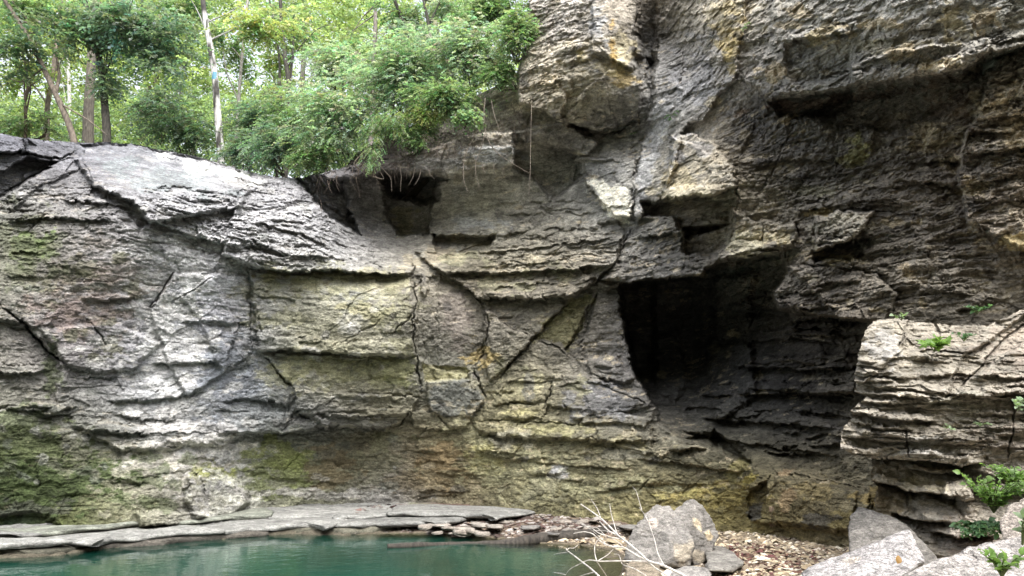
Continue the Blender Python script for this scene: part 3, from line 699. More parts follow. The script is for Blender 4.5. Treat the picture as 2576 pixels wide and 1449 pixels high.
C(1270, 1110, 50, 24, (.40, .38, .30), .6); C(1220, 1160, 40, 40, (.30, .28, .13), .7); C(1350, 1230, 60, 40, (.33, .32, .22), .5); C(1500, 1120, 120, 20, (.32, .29, .17), .5); C(1560, 1140, 60, 22, (.38, .36, .28), .5)
C(1110, 1160, 50, 40, (.24, .18, .10), .7, rag=.9); C(1060, 1200, 90, 40, (.13, .105, .06), .6); C(950, 1170, 80, 50, (.15, .15, .10), .6); C(830, 1180, 60, 40, (.15, .115, .065), .6)
C(700, 1150, 60, 40, (.18, .20, .075), .8, rag=.9); C(650, 1190, 40, 50, (.16, .185, .07), .7, rag=.9); C(740, 1200, 40, 40, (.17, .20, .07), .6, rag=.9); C(560, 1190, 50, 22, (.23, .25, .07), .8, rag=.9); C(500, 1180, 30, 26, (.19, .20, .06), .7, rag=.9)
C(430, 1150, 100, 40, (.40, .38, .34), .6, rag=.8); C(540, 1120, 90, 24, (.48, .47, .44), .8, rag=.7); C(560, 1245, 60, 50, (.50, .50, .44), .85); C(400, 1230, 110, 70, (.27, .26, .20), .5, rag=.9)
for x, y, rx, ry in ((420, 1180, 30, 18), (340, 1150, 40, 14), (360, 1210, 40, 16), (440, 1230, 30, 14), (330, 1260, 60, 16), (470, 1150, 20, 10), (400, 1270, 50, 12)):
    C(x, y, rx, ry, (.10, .12, .06), .65, rag=1.0)
C(90, 1210, 200, 90, (.05, .068, .026), .95, rag=.6); C(60, 1060, 120, 30, (.10, .12, .06), .7); C(150, 1130, 100, 40, (.12, .12, .08), .6); C(130, 960, 20, 80, (.10, .12, .06), .7); C(60, 1280, 120, 20, (.07, .07, .06), .6); C(40, 1120, 130, 40, (.075, .09, .04), .85, rag=.8)
C(700, 1240, 200, 12, (.36, .35, .33), .7); C(900, 1245, 120, 10, (.38, .37, .34), .7)
C(1560, 120, 30, 45, (.42, .37, .24), .75); C(1540, 115, 10, 60, (.36, .24, .08), .8); C(1520, 170, 60, 14, (.50, .43, .24), .8, rot=20); C(1575, 205, 40, 16, (.42, .32, .14), .7, rot=25); C(1500, 60, 26, 70, (.38, .39, .40), .7)
C(1390, 130, 60, 60, (.48, .43, .34), .6, rag=1); C(1360, 230, 40, 30, (.44, .38, .28), .5, rag=.9); C(1400, 50, 60, 60, (.42, .39, .36), .5, rag=.9); C(1370, 205, 26, 16, (.50, .42, .28), .5, rag=.9); C(1560, 300, 50, 40, (.15, .14, .13), .6)
C(1450, 60, 60, 90, (.40, .38, .35), .4, rag=1); C(1440, 330, 60, 40, (.16, .15, .14), .6)
S.patch([(1468, 456), (1592, 464), (1590, 530), (1570, 550), (1540, 545), (1510, 505)], (.70, .68, .58), .97, rag=14); C(1600, 490, 14, 50, (.50, .50, .48), .6, rot=10); C(1520, 430, 60, 20, (.25, .25, .24), .6)
C(1830, 60, 30, 60, (.50, .41, .22), .75, rag=.9); C(1840, 110, 20, 60, (.42, .33, .14), .6); C(1815, 30, 40, 40, (.48, .42, .28), .6, rag=.9); C(1760, 200, 60, 80, (.29, .29, .30), .5); C(1690, 420, 30, 60, (.34, .34, .35), .6)
C(2060, 90, 40, 20, (.46, .38, .20), .6, rag=.9, rot=-20); C(2400, 60, 30, 60, (.36, .31, .17), .6, rag=.9); C(1945, 190, 24, 26, (.44, .36, .24), .7); C(2230, 110, 60, 24, (.33, .30, .20), .5, rag=.9); C(2060, 170, 60, 40, (.15, .15, .14), .5)
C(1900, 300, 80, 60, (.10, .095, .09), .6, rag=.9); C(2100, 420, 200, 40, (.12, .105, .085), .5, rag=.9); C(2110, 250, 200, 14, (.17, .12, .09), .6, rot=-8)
C(2165, 380, 40, 34, (.28, .27, .12), .8, rag=.8); C(2130, 410, 30, 16, (.30, .28, .13), .5); C(2060, 480, 40, 14, (.24, .23, .15), .5)
C(2560, 615, 36, 26, (.42, .34, .18), .85); C(1740, 482, 70, 24, (.50, .45, .33), .8); C(1725, 440, 44, 34, (.48, .41, .26), .7); C(1800, 440, 40, 30, (.36, .34, .29), .6); C(1770, 370, 40, 20, (.33, .32, .31), .6, rot=30)
C(1960, 600, 44, 24, (.58, .51, .34), .85); C(1880, 615, 44, 26, (.48, .45, .33), .75, rag=.9); C(1880, 545, 20, 20, (.30, .29, .25), .5); C(2110, 655, 36, 12, (.58, .50, .31), .9); C(2060, 535, 40, 8, (.46, .36, .18), .7); C(2120, 570, 64, 34, (.36, .335, .27), .8)
C(2280, 690, 22, 20, (.36, .29, .18), .6); C(2320, 760, 10, 14, (.40, .33, .20), .6); C(2200, 780, 20, 8, (.40, .34, .22), .6); C(2135, 758, 6, 8, (.60, .52, .40), .9)
C(2540, 200, 50, 30, (.36, .32, .24), .6, rag=.8); C(2500, 330, 60, 50, (.30, .27, .21), .5, rag=.9); C(2380, 340, 40, 20, (.34, .29, .19), .6, rag=.9); C(2480, 430, 50, 50, (.30, .28, .24), .5, rag=1); C(2400, 250, 50, 60, (.17, .12, .085), .6)
C(1800, 1250, 120, 24, (.28, .23, .08), .6, rag=.8); C(1730, 1240, 60, 12, (.34, .30, .12), .7, rag=.8); C(1860, 1180, 24, 30, (.27, .24, .10), .7); C(1885, 1200, 14, 16, (.36, .31, .10), .8); C(2060, 1230, 60, 20, (.26, .21, .10), .6); C(2130, 1300, 50, 24, (.22, .18, .07), .6); C(1980, 1250, 20, 40, (.24, .17, .10), .6)
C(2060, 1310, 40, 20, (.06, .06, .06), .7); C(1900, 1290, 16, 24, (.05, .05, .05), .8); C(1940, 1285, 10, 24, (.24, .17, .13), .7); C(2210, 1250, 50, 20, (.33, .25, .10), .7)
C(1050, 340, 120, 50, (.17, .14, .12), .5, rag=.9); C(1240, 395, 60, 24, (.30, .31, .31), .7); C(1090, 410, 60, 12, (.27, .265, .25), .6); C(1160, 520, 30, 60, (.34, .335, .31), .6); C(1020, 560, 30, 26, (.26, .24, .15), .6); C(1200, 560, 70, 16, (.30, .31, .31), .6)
for x, y, rx, ry in ((1990, 60, 30, 10), (2080, 84, 44, 14), (2200, 60, 36, 10), (2280, 130, 40, 14), (1900, 180, 14, 22), (2480, 40, 22, 26), (2350, 160, 40, 12), (2020, 30, 30, 10), (2330, 350, 40, 26), (2500, 250, 40, 30), (2540, 340, 34, 40), (2440, 470, 40, 16), (2380, 420, 30, 14), (2260, 560, 30, 10), (1990, 300, 24, 10), (2050, 640, 30, 10)):
    C(x, y, rx, ry, (.46, .385, .255), .75, rag=1.1)
for x, y, rx, ry in ((760, 720, 110, 30), (900, 720, 100, 30), (700, 800, 50, 20), (980, 780, 50, 30), (820, 950, 110, 26), (960, 930, 60, 26), (740, 910, 40, 16), (1010, 870, 26, 20), (1130, 650, 60, 12), (1260, 720, 60, 14), (1400, 690, 60, 18), (1260, 940, 40, 22), (1440, 970, 40, 16), (1320, 1150, 80, 30), (1240, 1200, 50, 30), (1450, 1230, 70, 26), (1600, 1210, 60, 20), (1160, 1100, 40, 26), (950, 1110, 70, 16)):
    C(x, y, rx, ry, (.27, .265, .165), .5, rag=1.2)
for _ in range(260):                                  # small fresh flakes and dark lichen spots
    x, y = r_.uniform(1000, 2560), r_.uniform(0, 1260); q = r_.uniform(3, 12)
    C(x, y, q * r_.uniform(1, 2.2), q, (.42, .37, .26) if r_.random() < .6 else (.09, .085, .08), r_.uniform(.3, .7), rag=.8)
for _ in range(160):
    x, y = r_.uniform(0, 1000), r_.uniform(480, 1240); q = r_.uniform(4, 14)
    C(x, y, q * r_.uniform(1, 2.5), q, (.46, .455, .43) if r_.random() < .55 else (.13, .14, .12), r_.uniform(.25, .55), rag=.8)

S.Fk[:] = .80 + .2 * sstep(900, 1150, S.X)
S.Fk *= 1 + .45 * tr_
S.Rk += .9 * tr_ + .5 * sstep(1750, 1950, S.X) * (1 - tr_) * (1 - sstep(700, 780, S.Y))
S.V -= .4 * tr_
S.Fk *= 1 - .75 * sstep(-12, 20, S.sdf([(1085, 452), (1340, 442), (1300, 570), (1250, 592), (1085, 590)], (slice(None), slice(None))))
S.Fk *= 1 - .6 * sstep(-12, 30, S.sdf([(195, 365), (630, 440), (610, 500), (460, 520), (330, 500), (240, 460)], (slice(None), slice(None))))
S.strata(3)
topline = np.array([(-200, 322), (0, 335), (60, 346), (185, 357), (250, 357), (330, 361), (420, 379), (500, 394), (560, 412), (633, 432), (700, 444), (760, 446), (800, 438), (870, 418), (900, 380), (1000, 330), (1100, 290), (1200, 238), (1270, 205), (1300, 180), (1322, 100), (1330, 0), (1334, -20), (1334.1, -9999), (2800, -9999)], float)
lip = np.interp(S.X, topline[:, 0], topline[:, 1])
mask = (S.Y + 0.35 * S.wy > lip) & (S.X + 0.3 * S.wx * (S.Y < 200) > np.where(S.Y < 0, 1330, -9999))
R_fall = S.sdf([(-400, 200), (742, 200), (745, 449), (830, 545), (905, 592), (1000, 640), (1046, 676), (1042, 800), (1046, 900), (1065, 1000), (1030, 1040), (1010, 1085), (1060, 1300), (1060, 1600), (-400, 1600)], (slice(None), slice(None))) > 0
R_butt = S.sdf([(1200, -400), (1612, -400), (1606, 40), (1594, 150), (1618, 220), (1604, 300), (1590, 420), (1580, 550), (1500, 520), (1440, 396), (1380, 400), (1300, 330), (1160, 260)], (slice(None), slice(None))) > 0
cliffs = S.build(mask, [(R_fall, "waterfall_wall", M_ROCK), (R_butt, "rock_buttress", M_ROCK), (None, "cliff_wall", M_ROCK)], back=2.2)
tag(cliffs[0], "pale grey dry waterfall wall of thin flaking ledges below a rounded lip", "cliff", kind="structure")
tag(cliffs[1], "tan and grey rock buttress beside the green shrubs at the top", "cliff", kind="structure")
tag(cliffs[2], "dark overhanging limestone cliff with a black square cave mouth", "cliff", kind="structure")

# ------------------------------------------------------------------ ground: one sheet with the pool basin, the rock shelf and the gravel bank
shore_px = [(-500, 1475), (-200, 1425), (0, 1405), (150, 1398), (260, 1381), (420, 1366), (560, 1356), (650, 1347), (760, 1343), (860, 1347), (960, 1342), (1092, 1341), (1200, 1348), (1292, 1362), (1380, 1368), (1459, 1371), (1540, 1384), (1560, 1400), (1568, 1420), (1560, 1449), (1480, 1560), (1380, 1720)]
shore = [tuple(atz(px, py, 0.0)[:2]) for px, py in shore_px]
shore = np.array(shore + [(0.2, 4.0), (-3, 2.5), (-30, 2.5), (-40, 8.0)])
def poly_sd(x, y, P):
    d2 = np.full(x.shape, 1e12); ins = np.zeros(x.shape, bool)
    for (ax, ay), (bx, by) in zip(P, np.roll(P, -1, 0)):
        ex, ey = bx - ax, by - ay
        t = np.clip(((x - ax) * ex + (y - ay) * ey) / (ex * ex + ey * ey + 1e-9), 0, 1)
        d2 = np.minimum(d2, (x - ax - t * ex) ** 2 + (y - ay - t * ey) ** 2)
        c = (ay > y) != (by > y)
        ins ^= c & (x < (bx - ax) * (y - ay) / (by - ay + 1e-12) + ax)
    d = np.sqrt(d2)
    return np.where(ins, -d, d)                       # positive on land
def shelf_weight(x, y):
    """1 on the bedrock shelf at the left, 0 on the gravel bank at the right"""
    return 1 - sstep(-3.0, -1.2, x + 0.35 * fbm2(x * 1.3, y * 1.3, 2, 5))
def ground_height(x, y, fine=True):
    d = poly_sd(x, y, shore)
    dw = d + 0.22 * fbm2(x * 1.1, y * 1.1, 3, 81) + 0.07 * fbm2(x * 5, y * 5, 2, 82) * (1 if fine else 0)
    sw = shelf_weight(x, y)
    # thin broken plates: terraces whose edges wander, each plate lying a little differently
    c1 = _hash(np.floor(x * .75 + .5 * noise2(x * 1.3, y * 1.3, 131)), np.floor(y * .9 + .5 * noise2(x * 1.5, y * 1.5, 132)), np.zeros_like(x), 133)
    c2 = _hash(np.floor(x * 2.1 + .6 * noise2(x * 3.1, y * 3.1, 134)), np.floor(y * 2.6 + .6 * noise2(x * 3.3, y * 3.3, 135)), np.zeros_like(x), 136)
    dp = dw + .35 * (c1 - .5) + .14 * (c2 - .5)
    st = 0.0
    for k_, (d0, h_) in enumerate(((-.05, .03), (.35, .03), (.80, .04), (1.2, .04), (1.6, .04), (2.1, .03))):
        st = st + h_ * sstep(d0 - .02, d0 + .02, dp + .12 * noise2(x * 1.7, y * 1.7, 140 + k_) + .03 * noise2(x * 9, y * 9, 150 + k_))
    _, e1, t1 = facets(x * 1.1 + .3 * noise2(x * 2, y * 2, 161), y * 1.8 + .3 * noise2(x * 2, y * 2, 162), 163)
    st = st + .02 * c1 + .03 * t1 + .02 * np.clip(dw, 0, 4) - .05 * np.exp(-(e1 / .035) ** 2) * (noise2(x * 1.5, y * 1.5, 164) > -.2)
    gr = 0.015 + 0.075 * np.clip(d, 0, 7) + 0.02 * fbm2(x * 1.2, y * 1.2, 3, 85) * np.clip(d, 0, 1)
    z = sw * st + (1 - sw) * gr
    z = np.where(d < 0, -np.clip(-dw * 0.55 + 0.02, 0.0, 2.2) * (1 - sw) - sw * np.clip(-dw * 1.6 + 0.05, 0.0, 2.2) + np.where(dw > 0, st * sw, 0), z)
    if fine:
        z = z + (0.012 * fbm2(x * 7, y * 7, 3, 86) + 0.008 * fbm2(x * 24, y * 24, 2, 87)) * np.where(d > -0.3, 1, .3)
    return z, d, sw
gx = np.arange(-15, 9.6, 0.035); gy = np.arange(4.0, 20.5, 0.024)
GX, GY = np.meshgrid(gx, gy)
GZ, GD, GS = ground_height(GX, GY)
nlo = fbm2(GX * 0.9, GY * 0.9, 3, 91); nhi = fbm2(GX * 6, GY * 6, 3, 92)
cP = _hash(np.floor(GX * 2.1 + .6 * noise2(GX * 3.1, GY * 3.1, 134)), np.floor(GY * 2.6 + .6 * noise2(GX * 3.3, GY * 3.3, 135)), np.zeros_like(GX), 136)
shelf_c = np.array((.20, .202, .19)) * (1 + 0.22 * nlo + 0.22 * nhi + .35 * (cP - .5))[..., None]
wetd = (1 - sstep(0.07, 0.17, GZ + 0.03 * nhi + .03 * nlo))[..., None]
shelf_c = shelf_c * (1 - wetd) + np.array((.085, .075, .055)) * wetd
mossy = (sstep(0.1, 0.5, nlo + 0.5 * nhi - 0.1 * (GX + 7)) * 0.6)[..., None]
shelf_c = shelf_c * (1 - mossy) + np.array((.13, .17, .08)) * mossy
grav_c = np.array((.22, .18, .125)) * (1 + 0.15 * nlo + 0.3 * nhi)[..., None]
litter = np.clip(sstep(0.05, 0.4, fbm2(GX * 0.7 + 9, GY * 0.7, 3, 94)) * 0.7 + sstep(-2.9, -2.0, GX) * (1 - sstep(0.9, 1.6, GX)) * sstep(13.4, 14.2, GY) * 0.6, 0, .85)[..., None]
grav_c = grav_c * (1 - litter) + np.array((.09, .06, .05)) * litter
wg = (1 - sstep(0.0, 0.25, GD + 0.1 * nhi))[..., None]
grav_c = grav_c * (1 - wg) + np.array((.10, .085, .06)) * wg
GC = np.clip(shelf_c * GS[..., None] + grav_c * (1 - GS[..., None]), 0.02, 0.6)
idx = np.arange(GX.size).reshape(GX.shape)
GF = np.stack([idx[:-1, :-1], idx[:-1, 1:], idx[1:, 1:], idx[1:, :-1]], -1).reshape(-1, 4)
M_GROUND = rock_mat("ground_rock", bump=0.5, speck=0.28, fine=2.0)
tag(mesh_obj("ground", np.stack([GX, GY, GZ], -1).reshape(-1, 3), GF, M_GROUND, smooth=False, col=GC.reshape(-1, 3)), kind="structure",
    label="pale bedrock shelf and tan gravel bank round the green pool")
# the wider gorge floor and an unseen bank added behind to block low front light
bx = np.linspace(-70, 70, 141); by = np.linspace(-60, 4.05, 66)
BX, BY = np.meshgrid(bx, by)
dd = np.maximum(np.abs(BX) - 13, 0) * 0.9 + np.maximum(-BY - 5, 0)
BZ = np.minimum(dd * 1.15, 17) * (1 + 0.12 * fbm2(BX * 0.15, BY * 0.15, 3, 15)) + 0.35 * fbm2(BX * 0.6, BY * 0.6, 3, 12) * np.clip(dd, 0.1, 1)
nearp = np.exp(-((BY - 4.0) / 1.5) ** 2)
BZ = BZ * (1 - nearp) + nearp * np.where(np.abs(BX) < 9.5, ground_height(BX, np.full_like(BY, 4.0), False)[0] - 0.01, BZ)
idx = np.arange(BX.size).reshape(BX.shape)
BF = np.stack([idx[:-1, :-1], idx[:-1, 1:], idx[1:, 1:], idx[1:, :-1]], -1).reshape(-1, 4)
BC = np.array((.15, .15, .095)) * (1 + 0.4 * fbm2(BX * 0.5, BY * 0.5, 3, 13))[..., None]
BC = np.where((dd < 0.5)[..., None], np.array((.28, .25, .20)), BC)
tag(mesh_obj("shade_bank", np.stack([BX, BY, BZ], -1).reshape(-1, 3), BF, M_GROUND, col=np.clip(BC.reshape(-1, 3), .02, .5)), kind="structure")

# ------------------------------------------------------------------ pool: turbid teal water, clearer over the shallow margin
def water_mat():
    m, t, p, N, L = new_mat("pool_water")
    a = N.new("ShaderNodeAttribute"); a.attribute_name = "Col"
    L.new(a.outputs["Color"], p.inputs["Base Color"])
    p.inputs["Roughness"].default_value = 0.03
    p.inputs["IOR"].default_value = 1.33
    p.inputs["Specular IOR Level"].default_value = 0.6
    tc = N.new("ShaderNodeTexCoord")
    mp = N.new("ShaderNodeMapping"); mp.inputs["Scale"].default_value = (1, 1.0, 1); mp.inputs["Rotation"].default_value = (0, 0, .25)
    L.new(tc.outputs["Object"], mp.inputs[0])
    n1 = N.new("ShaderNodeTexNoise"); n1.inputs["Scale"].default_value = 3.4; n1.inputs["Detail"].default_value = 4; n1.inputs["Roughness"].default_value = .5
    L.new(mp.outputs[0], n1.inputs["Vector"])
    b = N.new("ShaderNodeBump"); b.inputs["Strength"].default_value = 0.17; b.inputs["Distance"].default_value = 0.05
    L.new(n1.outputs[0], b.inputs["Height"]); L.new(b.outputs[0], p.inputs["Normal"])
    tr = N.new("ShaderNodeBsdfTransparent"); tr.inputs[0].default_value = (.75, .82, .70, 1)
    mx = N.new("ShaderNodeMixShader")
    sepc = N.new("ShaderNodeAttribute"); sepc.attribute_name = "shallow"
    L.new(sepc.outputs["Fac"], mx.inputs[0]); L.new(p.outputs[0], mx.inputs[1])
    # over the shallows: clear water that still mirrors at its surface
    gl = N.new("ShaderNodeBsdfGlossy"); gl.inputs["Roughness"].default_value = 0.05; L.new(b.outputs[0], gl.inputs["Normal"])
    fr = N.new("ShaderNodeFresnel"); fr.inputs[0].default_value = 1.33; L.new(b.outputs[0], fr.inputs["Normal"])
    m2 = N.new("ShaderNodeMixShader"); L.new(fr.outputs[0], m2.inputs[0]); L.new(tr.outputs[0], m2.inputs[1]); L.new(gl.outputs[0], m2.inputs[2])
    L.new(m2.outputs[0], mx.inputs[2])
    L.new(mx.outputs[0], N["Material Output"].inputs[0])
    return m
M_WATER = water_mat()
wx_ = np.arange(-32, 3.0, 0.15); wy_ = np.arange(2.4, 17.5, 0.15)
WX, WY = np.meshgrid(wx_, wy_)
WD = poly_sd(WX, WY, shore)
idx = np.arange(WX.size).reshape(WX.shape)
fk = (np.minimum(np.minimum(WD[:-1, :-1], WD[1:, :-1]), np.minimum(WD[:-1, 1:], WD[1:, 1:])) < 0.7)
WF = np.stack([idx[:-1, :-1], idx[:-1, 1:], idx[1:, 1:], idx[1:, :-1]], -1)[fk]
wc = np.array((.0062, .048, .033)) * (1 + 0.25 * fbm2(WX * 0.5, WY * 0.5, 3, 23))[..., None]
pool = mesh_obj("water", np.stack([WX, WY, np.zeros_like(WX)], -1).reshape(-1, 3), WF, M_WATER, col=wc.reshape(-1, 3))
sh = (1 - sstep(0.15, 1.3, -WD)) * (1 - 0.5 * (1 - sstep(-3.5, -2.0, WX)))
fa = pool.data.attributes.new("shallow", 'FLOAT', 'POINT'); fa.data.foreach_set("value", sh.ravel().astype(np.float32))
tag(pool, "still teal green pool under the cliff", kind="structure")

# ------------------------------------------------------------------ the pale layered outcrop at the right
M_PALE = rock_mat("pale_limestone", bump=0.7, speck=0.24, fine=1.5)
O = Sheet(2060, 690, 2760, 1480, 1.6, 29, .8)
oc = np.array([(2190, 808, 8.9), (2150, 1000, 8.7), (2115, 1120, 8.5), (2300, 900, 8.5), (2500, 900, 8.35), (2740, 900, 8.2), (2300, 1130, 8.2), (2500, 1130, 8.05), (2740, 1130, 7.9), (2384, 816, 9.3), (2300, 806, 9.1), (2527, 796, 9.3), (2740, 730, 9.2),
               (2250, 1200, 8.75), (2400, 1230, 8.4), (2300, 1290, 8.7), (2420, 1350, 8.2), (2600, 1300, 7.8), (2740, 1449, 7.5), (2200, 1449, 8.9), (2060, 900, 9.2), (2060, 1300, 9.2)], float)
O.D = O.tps(oc[:, :2], oc[:, 2])
O.C[:] = (.275, .25, .205); O.V[:] = .6
O.block([(2190, 805), (2290, 806), (2270, 880), (2180, 960), (2150, 960), (2160, 860)], -0.12, 3)
O.block([(2420, 900), (2500, 850), (2600, 780), (2760, 740), (2760, 790), (2600, 850), (2470, 930), (2380, 1000)], 0.25, 4)
O.block([(2280, 1030), (2400, 1000), (2560, 990), (2600, 1060), (2440, 1080), (2300, 1070)], 0.12, 5)
O.ledge([(2160, 968), (2330, 985), (2520, 1000)], .18, 30, .06); O.ledge([(2120, 1030), (2250, 1058), (2360, 1062)], .22, 26, .14); O.ledge([(2116, 1100), (2280, 1112), (2420, 1100)], .18, 26, .1)
O.ledge([(2140, 1060), (2230, 1082), (2300, 1080)], .14, 18, .1); O.ledge([(2300, 950), (2420, 940), (2600, 955)], .14, 26, .08)
O.ledge([(2105, 1146), (2190, 1151), (2277, 1157), (2350, 1164), (2420, 1174), (2480, 1165)], .22, 40, .55, 26)
O.ledge([(2278, 1176), (2330, 1186), (2367, 1192), (2436, 1186)], .3, 16, .2, 14); O.ledge([(2194, 1206), (2237, 1217), (2300, 1240), (2380, 1245), (2430, 1250)], .3, 34, .5, 24)
O.ledge([(2240, 1290), (2310, 1310), (2390, 1316)], .2, 40, .3, 16); O.ledge([(2340, 1340), (2420, 1352), (2500, 1345)], .2, 30, .3, 16)
O.ledge([(2430, 1180), (2520, 1200), (2640, 1195)], .15, 30, .15); O.ledge([(2440, 1235), (2540, 1240), (2640, 1230)], .15, 30, .2)
O.block([(2380, 1215), (2425, 1200), (2450, 1252), (2420, 1262), (2370, 1245)], -0.3, 4)
O.block([(2300, 1262), (2330, 1245), (2400, 1270), (2420, 1320), (2330, 1310)], -0.15, 6)
O.crack([(2278, 1085), (2284, 1150)], .15, 2.5); O.crack([(2290, 806), (2272, 850), (2262, 880)], .1, 2.5); O.crack([(2600, 800), (2520, 860), (2440, 950), (2390, 1000)], .16, 2.4); O.crack([(2545, 980), (2550, 1080), (2530, 1160)], .10, 1.8)
O.Fk[:] = .7; O.A[:] = .055
O.amp([(2190, 805), (2290, 806), (2270, 880), (2180, 960), (2150, 960)], .03, 15); O.amp([(2194, 1160), (2400, 1180), (2420, 1240), (2200, 1210)], .02, 10); O.amp([(2200, 1250), (2500, 1260), (2560, 1449), (2200, 1449)], .05, 20)
O.blot(2260, 1200, 60, 30, (.20, .18, .14), .6); O.blot(2230, 1280, 40, 30, (.24, .19, .11), .7); O.blot(2330, 1220, 60, 14, (.42, .38, .28), .7); O.blot(2230, 870, 40, 50, (.42, .41, .39), .6); O.blot(2400, 850, 70, 24, (.22, .19, .15), .6); O.blot(2560, 860, 90, 60, (.25, .21, .17), .6, rag=.9)
O.blot(2330, 1130, 70, 20, (.36, .35, .32), .6); O.blot(2400, 1010, 60, 30, (.33, .32, .26), .5); O.blot(2500, 1100, 70, 30, (.33, .28, .23), .5); O.blot(2480, 1370, 60, 40, (.20, .15, .12), .6); O.blot(2400, 1320, 50, 40, (.33, .29, .25), .5); O.blot(2640, 980, 80, 120, (.26, .22, .18), .5, rag=.9)
rr = np.random.default_rng(8)
for _ in range(70):
    x, y = rr.uniform(2130, 2700), rr.uniform(880, 1150); q = rr.uniform(30, 90)
    O.ledge([(x - q, y - .05 * q), (x, y + rr.normal(0, 3)), (x + q, y + .06 * q)], rr.uniform(.06, .14), rr.uniform(12, 24), rr.uniform(.02, .05), 6)
O.strata(57, thick=(0.035, 0.13))
Op = [(2197, 803), (2264, 800), (2290, 806), (2384, 816), (2484, 816), (2527, 796), (2580, 772), (2800, 690), (2800, 1520), (2300, 1520), (2330, 1400), (2260, 1330), (2205, 1285), (2200, 1250), (2208, 1225), (2192, 1205), (2190, 1152), (2150, 1148), (2114, 1129), (2114, 1099), (2120, 1076), (2144, 1046), (2137, 1033), (2180, 996), (2150, 985), (2150, 950), (2154, 906), (2167, 856), (2184, 816)]
outcrop = O.build(O.sdf(Op, (slice(None), slice(None)), 0.55) > 0, [(None, "rock_outcrop", M_PALE)], back=1.2, backdir=(.62, 1, 0))[0]
tag(outcrop, "pale tan layered limestone outcrop jutting in from the right edge", "rock outcrop")

# ------------------------------------------------------------------ loose boulders: convex bodies with rounded arrises, then weathered
def hull_body(name, pts, mat, col, seed, sub=6, sharp=80.0, rough=0.03, stain=None):
    import bmesh
    pts = np.asarray(pts, float)
    bm = bmesh.new()
    for p in pts: bm.verts.new(p)
    r = bmesh.ops.convex_hull(bm, input=bm.verts)
    bmesh.ops.recalc_face_normals(bm, faces=bm.faces)
    c = pts.mean(0)
    pl = []
    for f in bm.faces:
        n = np.array(f.normal); d = float(np.dot(np.array(f.verts[0].co) - c, n))
        if d < 0: n, d = -n, -d
        if f.calc_area() > 1e-6: pl.append((n, max(d, 1e-3)))
    bm.free()
    bm = bmesh.new()
    bmesh.ops.create_icosphere(bm, subdivisions=sub, radius=1.0)
    dirs = np.array([v.co[:] for v in bm.verts]); F = np.array([[v.index for v in f.verts] for f in bm.faces]); bm.free()
    dirs /= np.linalg.norm(dirs, axis=1)[:, None]
    acc = np.zeros(len(dirs))
    for n, d in pl: acc += np.maximum(dirs @ n, 0.0) ** sharp / d ** sharp
    rad = acc ** (-1 / sharp)
    V = c + dirs * rad[:, None]
    q = V / 1.0
    size = np.linalg.norm(pts.max(0) - pts.min(0))
    dsp = rough * size * (0.38 * fbm(q[:, 0] * 2.2, q[:, 1] * 2.2, q[:, 2] * 2.8, 4, seed) + 0.30 * fbm(q[:, 0] * 9, q[:, 1] * 9, q[:, 2] * 14, 4, seed + 5, .6))
    dsp -= rough * size * 0.5 * np.clip(np.abs(fbm(q[:, 0] * 3.4, q[:, 1] * 3.4, q[:, 2] * 6, 3, seed + 8)) * -6 + 0.7, 0, 1)
    def cel(f, sd):
        j = [.6 * noise3(q[:, 0] * f * 1.3 + 7 * i, q[:, 1] * f * 1.3, q[:, 2] * f * 1.3, sd + i) for i in range(3)]
        return _hash(np.floor(q[:, 0] * f + j[0]), np.floor(q[:, 1] * f + j[1]), np.floor(q[:, 2] * f * 1.6 + j[2]), sd + 5) * 2 - 1
    ch = .5 * cel(2.6, seed + 60) + .35 * cel(7, seed + 70) + .25 * cel(17, seed + 80)
    dsp += rough * size * .30 * ch
    V = V + dirs * dsp[:, None]
    C = np.tile(np.asarray(col, float), (len(V), 1))
    C *= (1 + 0.16 * fbm(q[:, 0] * 2.5, q[:, 1] * 2.5, q[:, 2] * 2.5, 3, seed + 11) + 0.14 * fbm(q[:, 0] * 11, q[:, 1] * 11, q[:, 2] * 11, 3, seed + 12))[:, None]
    C *= (1 + .14 * ch)[:, None]
    for sx, sy, sY, r_s, sc_ in (stain or ()):
        p0 = at(sx, sy, sY)
        d = np.linalg.norm(V - p0, axis=1) / r_s + 0.45 * fbm(q[:, 0] * 9, q[:, 1] * 9, q[:, 2] * 9, 3, seed + 31)
        m = (1 - sstep(.7, 1.05, d))[:, None]
        C = C * (1 - .6 * m) + np.asarray(sc_) * .6 * m
    return mesh_obj(name, V, F, mat, smooth=False, col=np.clip(C, .02, .7))
def px3(l): return [at(a, b, c) for a, b, c in l]
M_BOULD = rock_mat("boulder_rock", bump=0.6, speck=0.34, fine=2.2)
M_PIT = rock_mat("pitted_rock", bump=1.6, speck=0.55, fine=4.2)
b1 = px3([(1570, 1412, 10.2), (1574, 1373, 10.2), (1588, 1333, 10.3), (1624, 1291, 10.4), (1650, 1269, 10.5), (1684, 1272, 10.6), (1697, 1286, 10.5), (1723, 1321, 10.25), (1745, 1353, 10.0), (1745, 1385, 9.95), (1735, 1430, 9.95), (1664, 1424, 9.9), (1604, 1420, 10.0),
          (1600, 1400, 11.0), (1620, 1320, 11.0), (1680, 1290, 11.1), (1730, 1400, 10.9), (1650, 1440, 10.6)])
tag(hull_body("boulder", b1, M_BOULD, (.185, .175, .16), 3, stain=[(1645, 1318, 10.3, .07, (.50, .42, .36)), (1620, 1380, 10.0, .06, (.44, .38, .30)), (1720, 1390, 9.9, .16, (.38, .33, .25)), (1690, 1360, 10.0, .05, (.44, .38, .28))]), "large grey pointed boulder behind the bleached branch at the pool edge", "boulder")
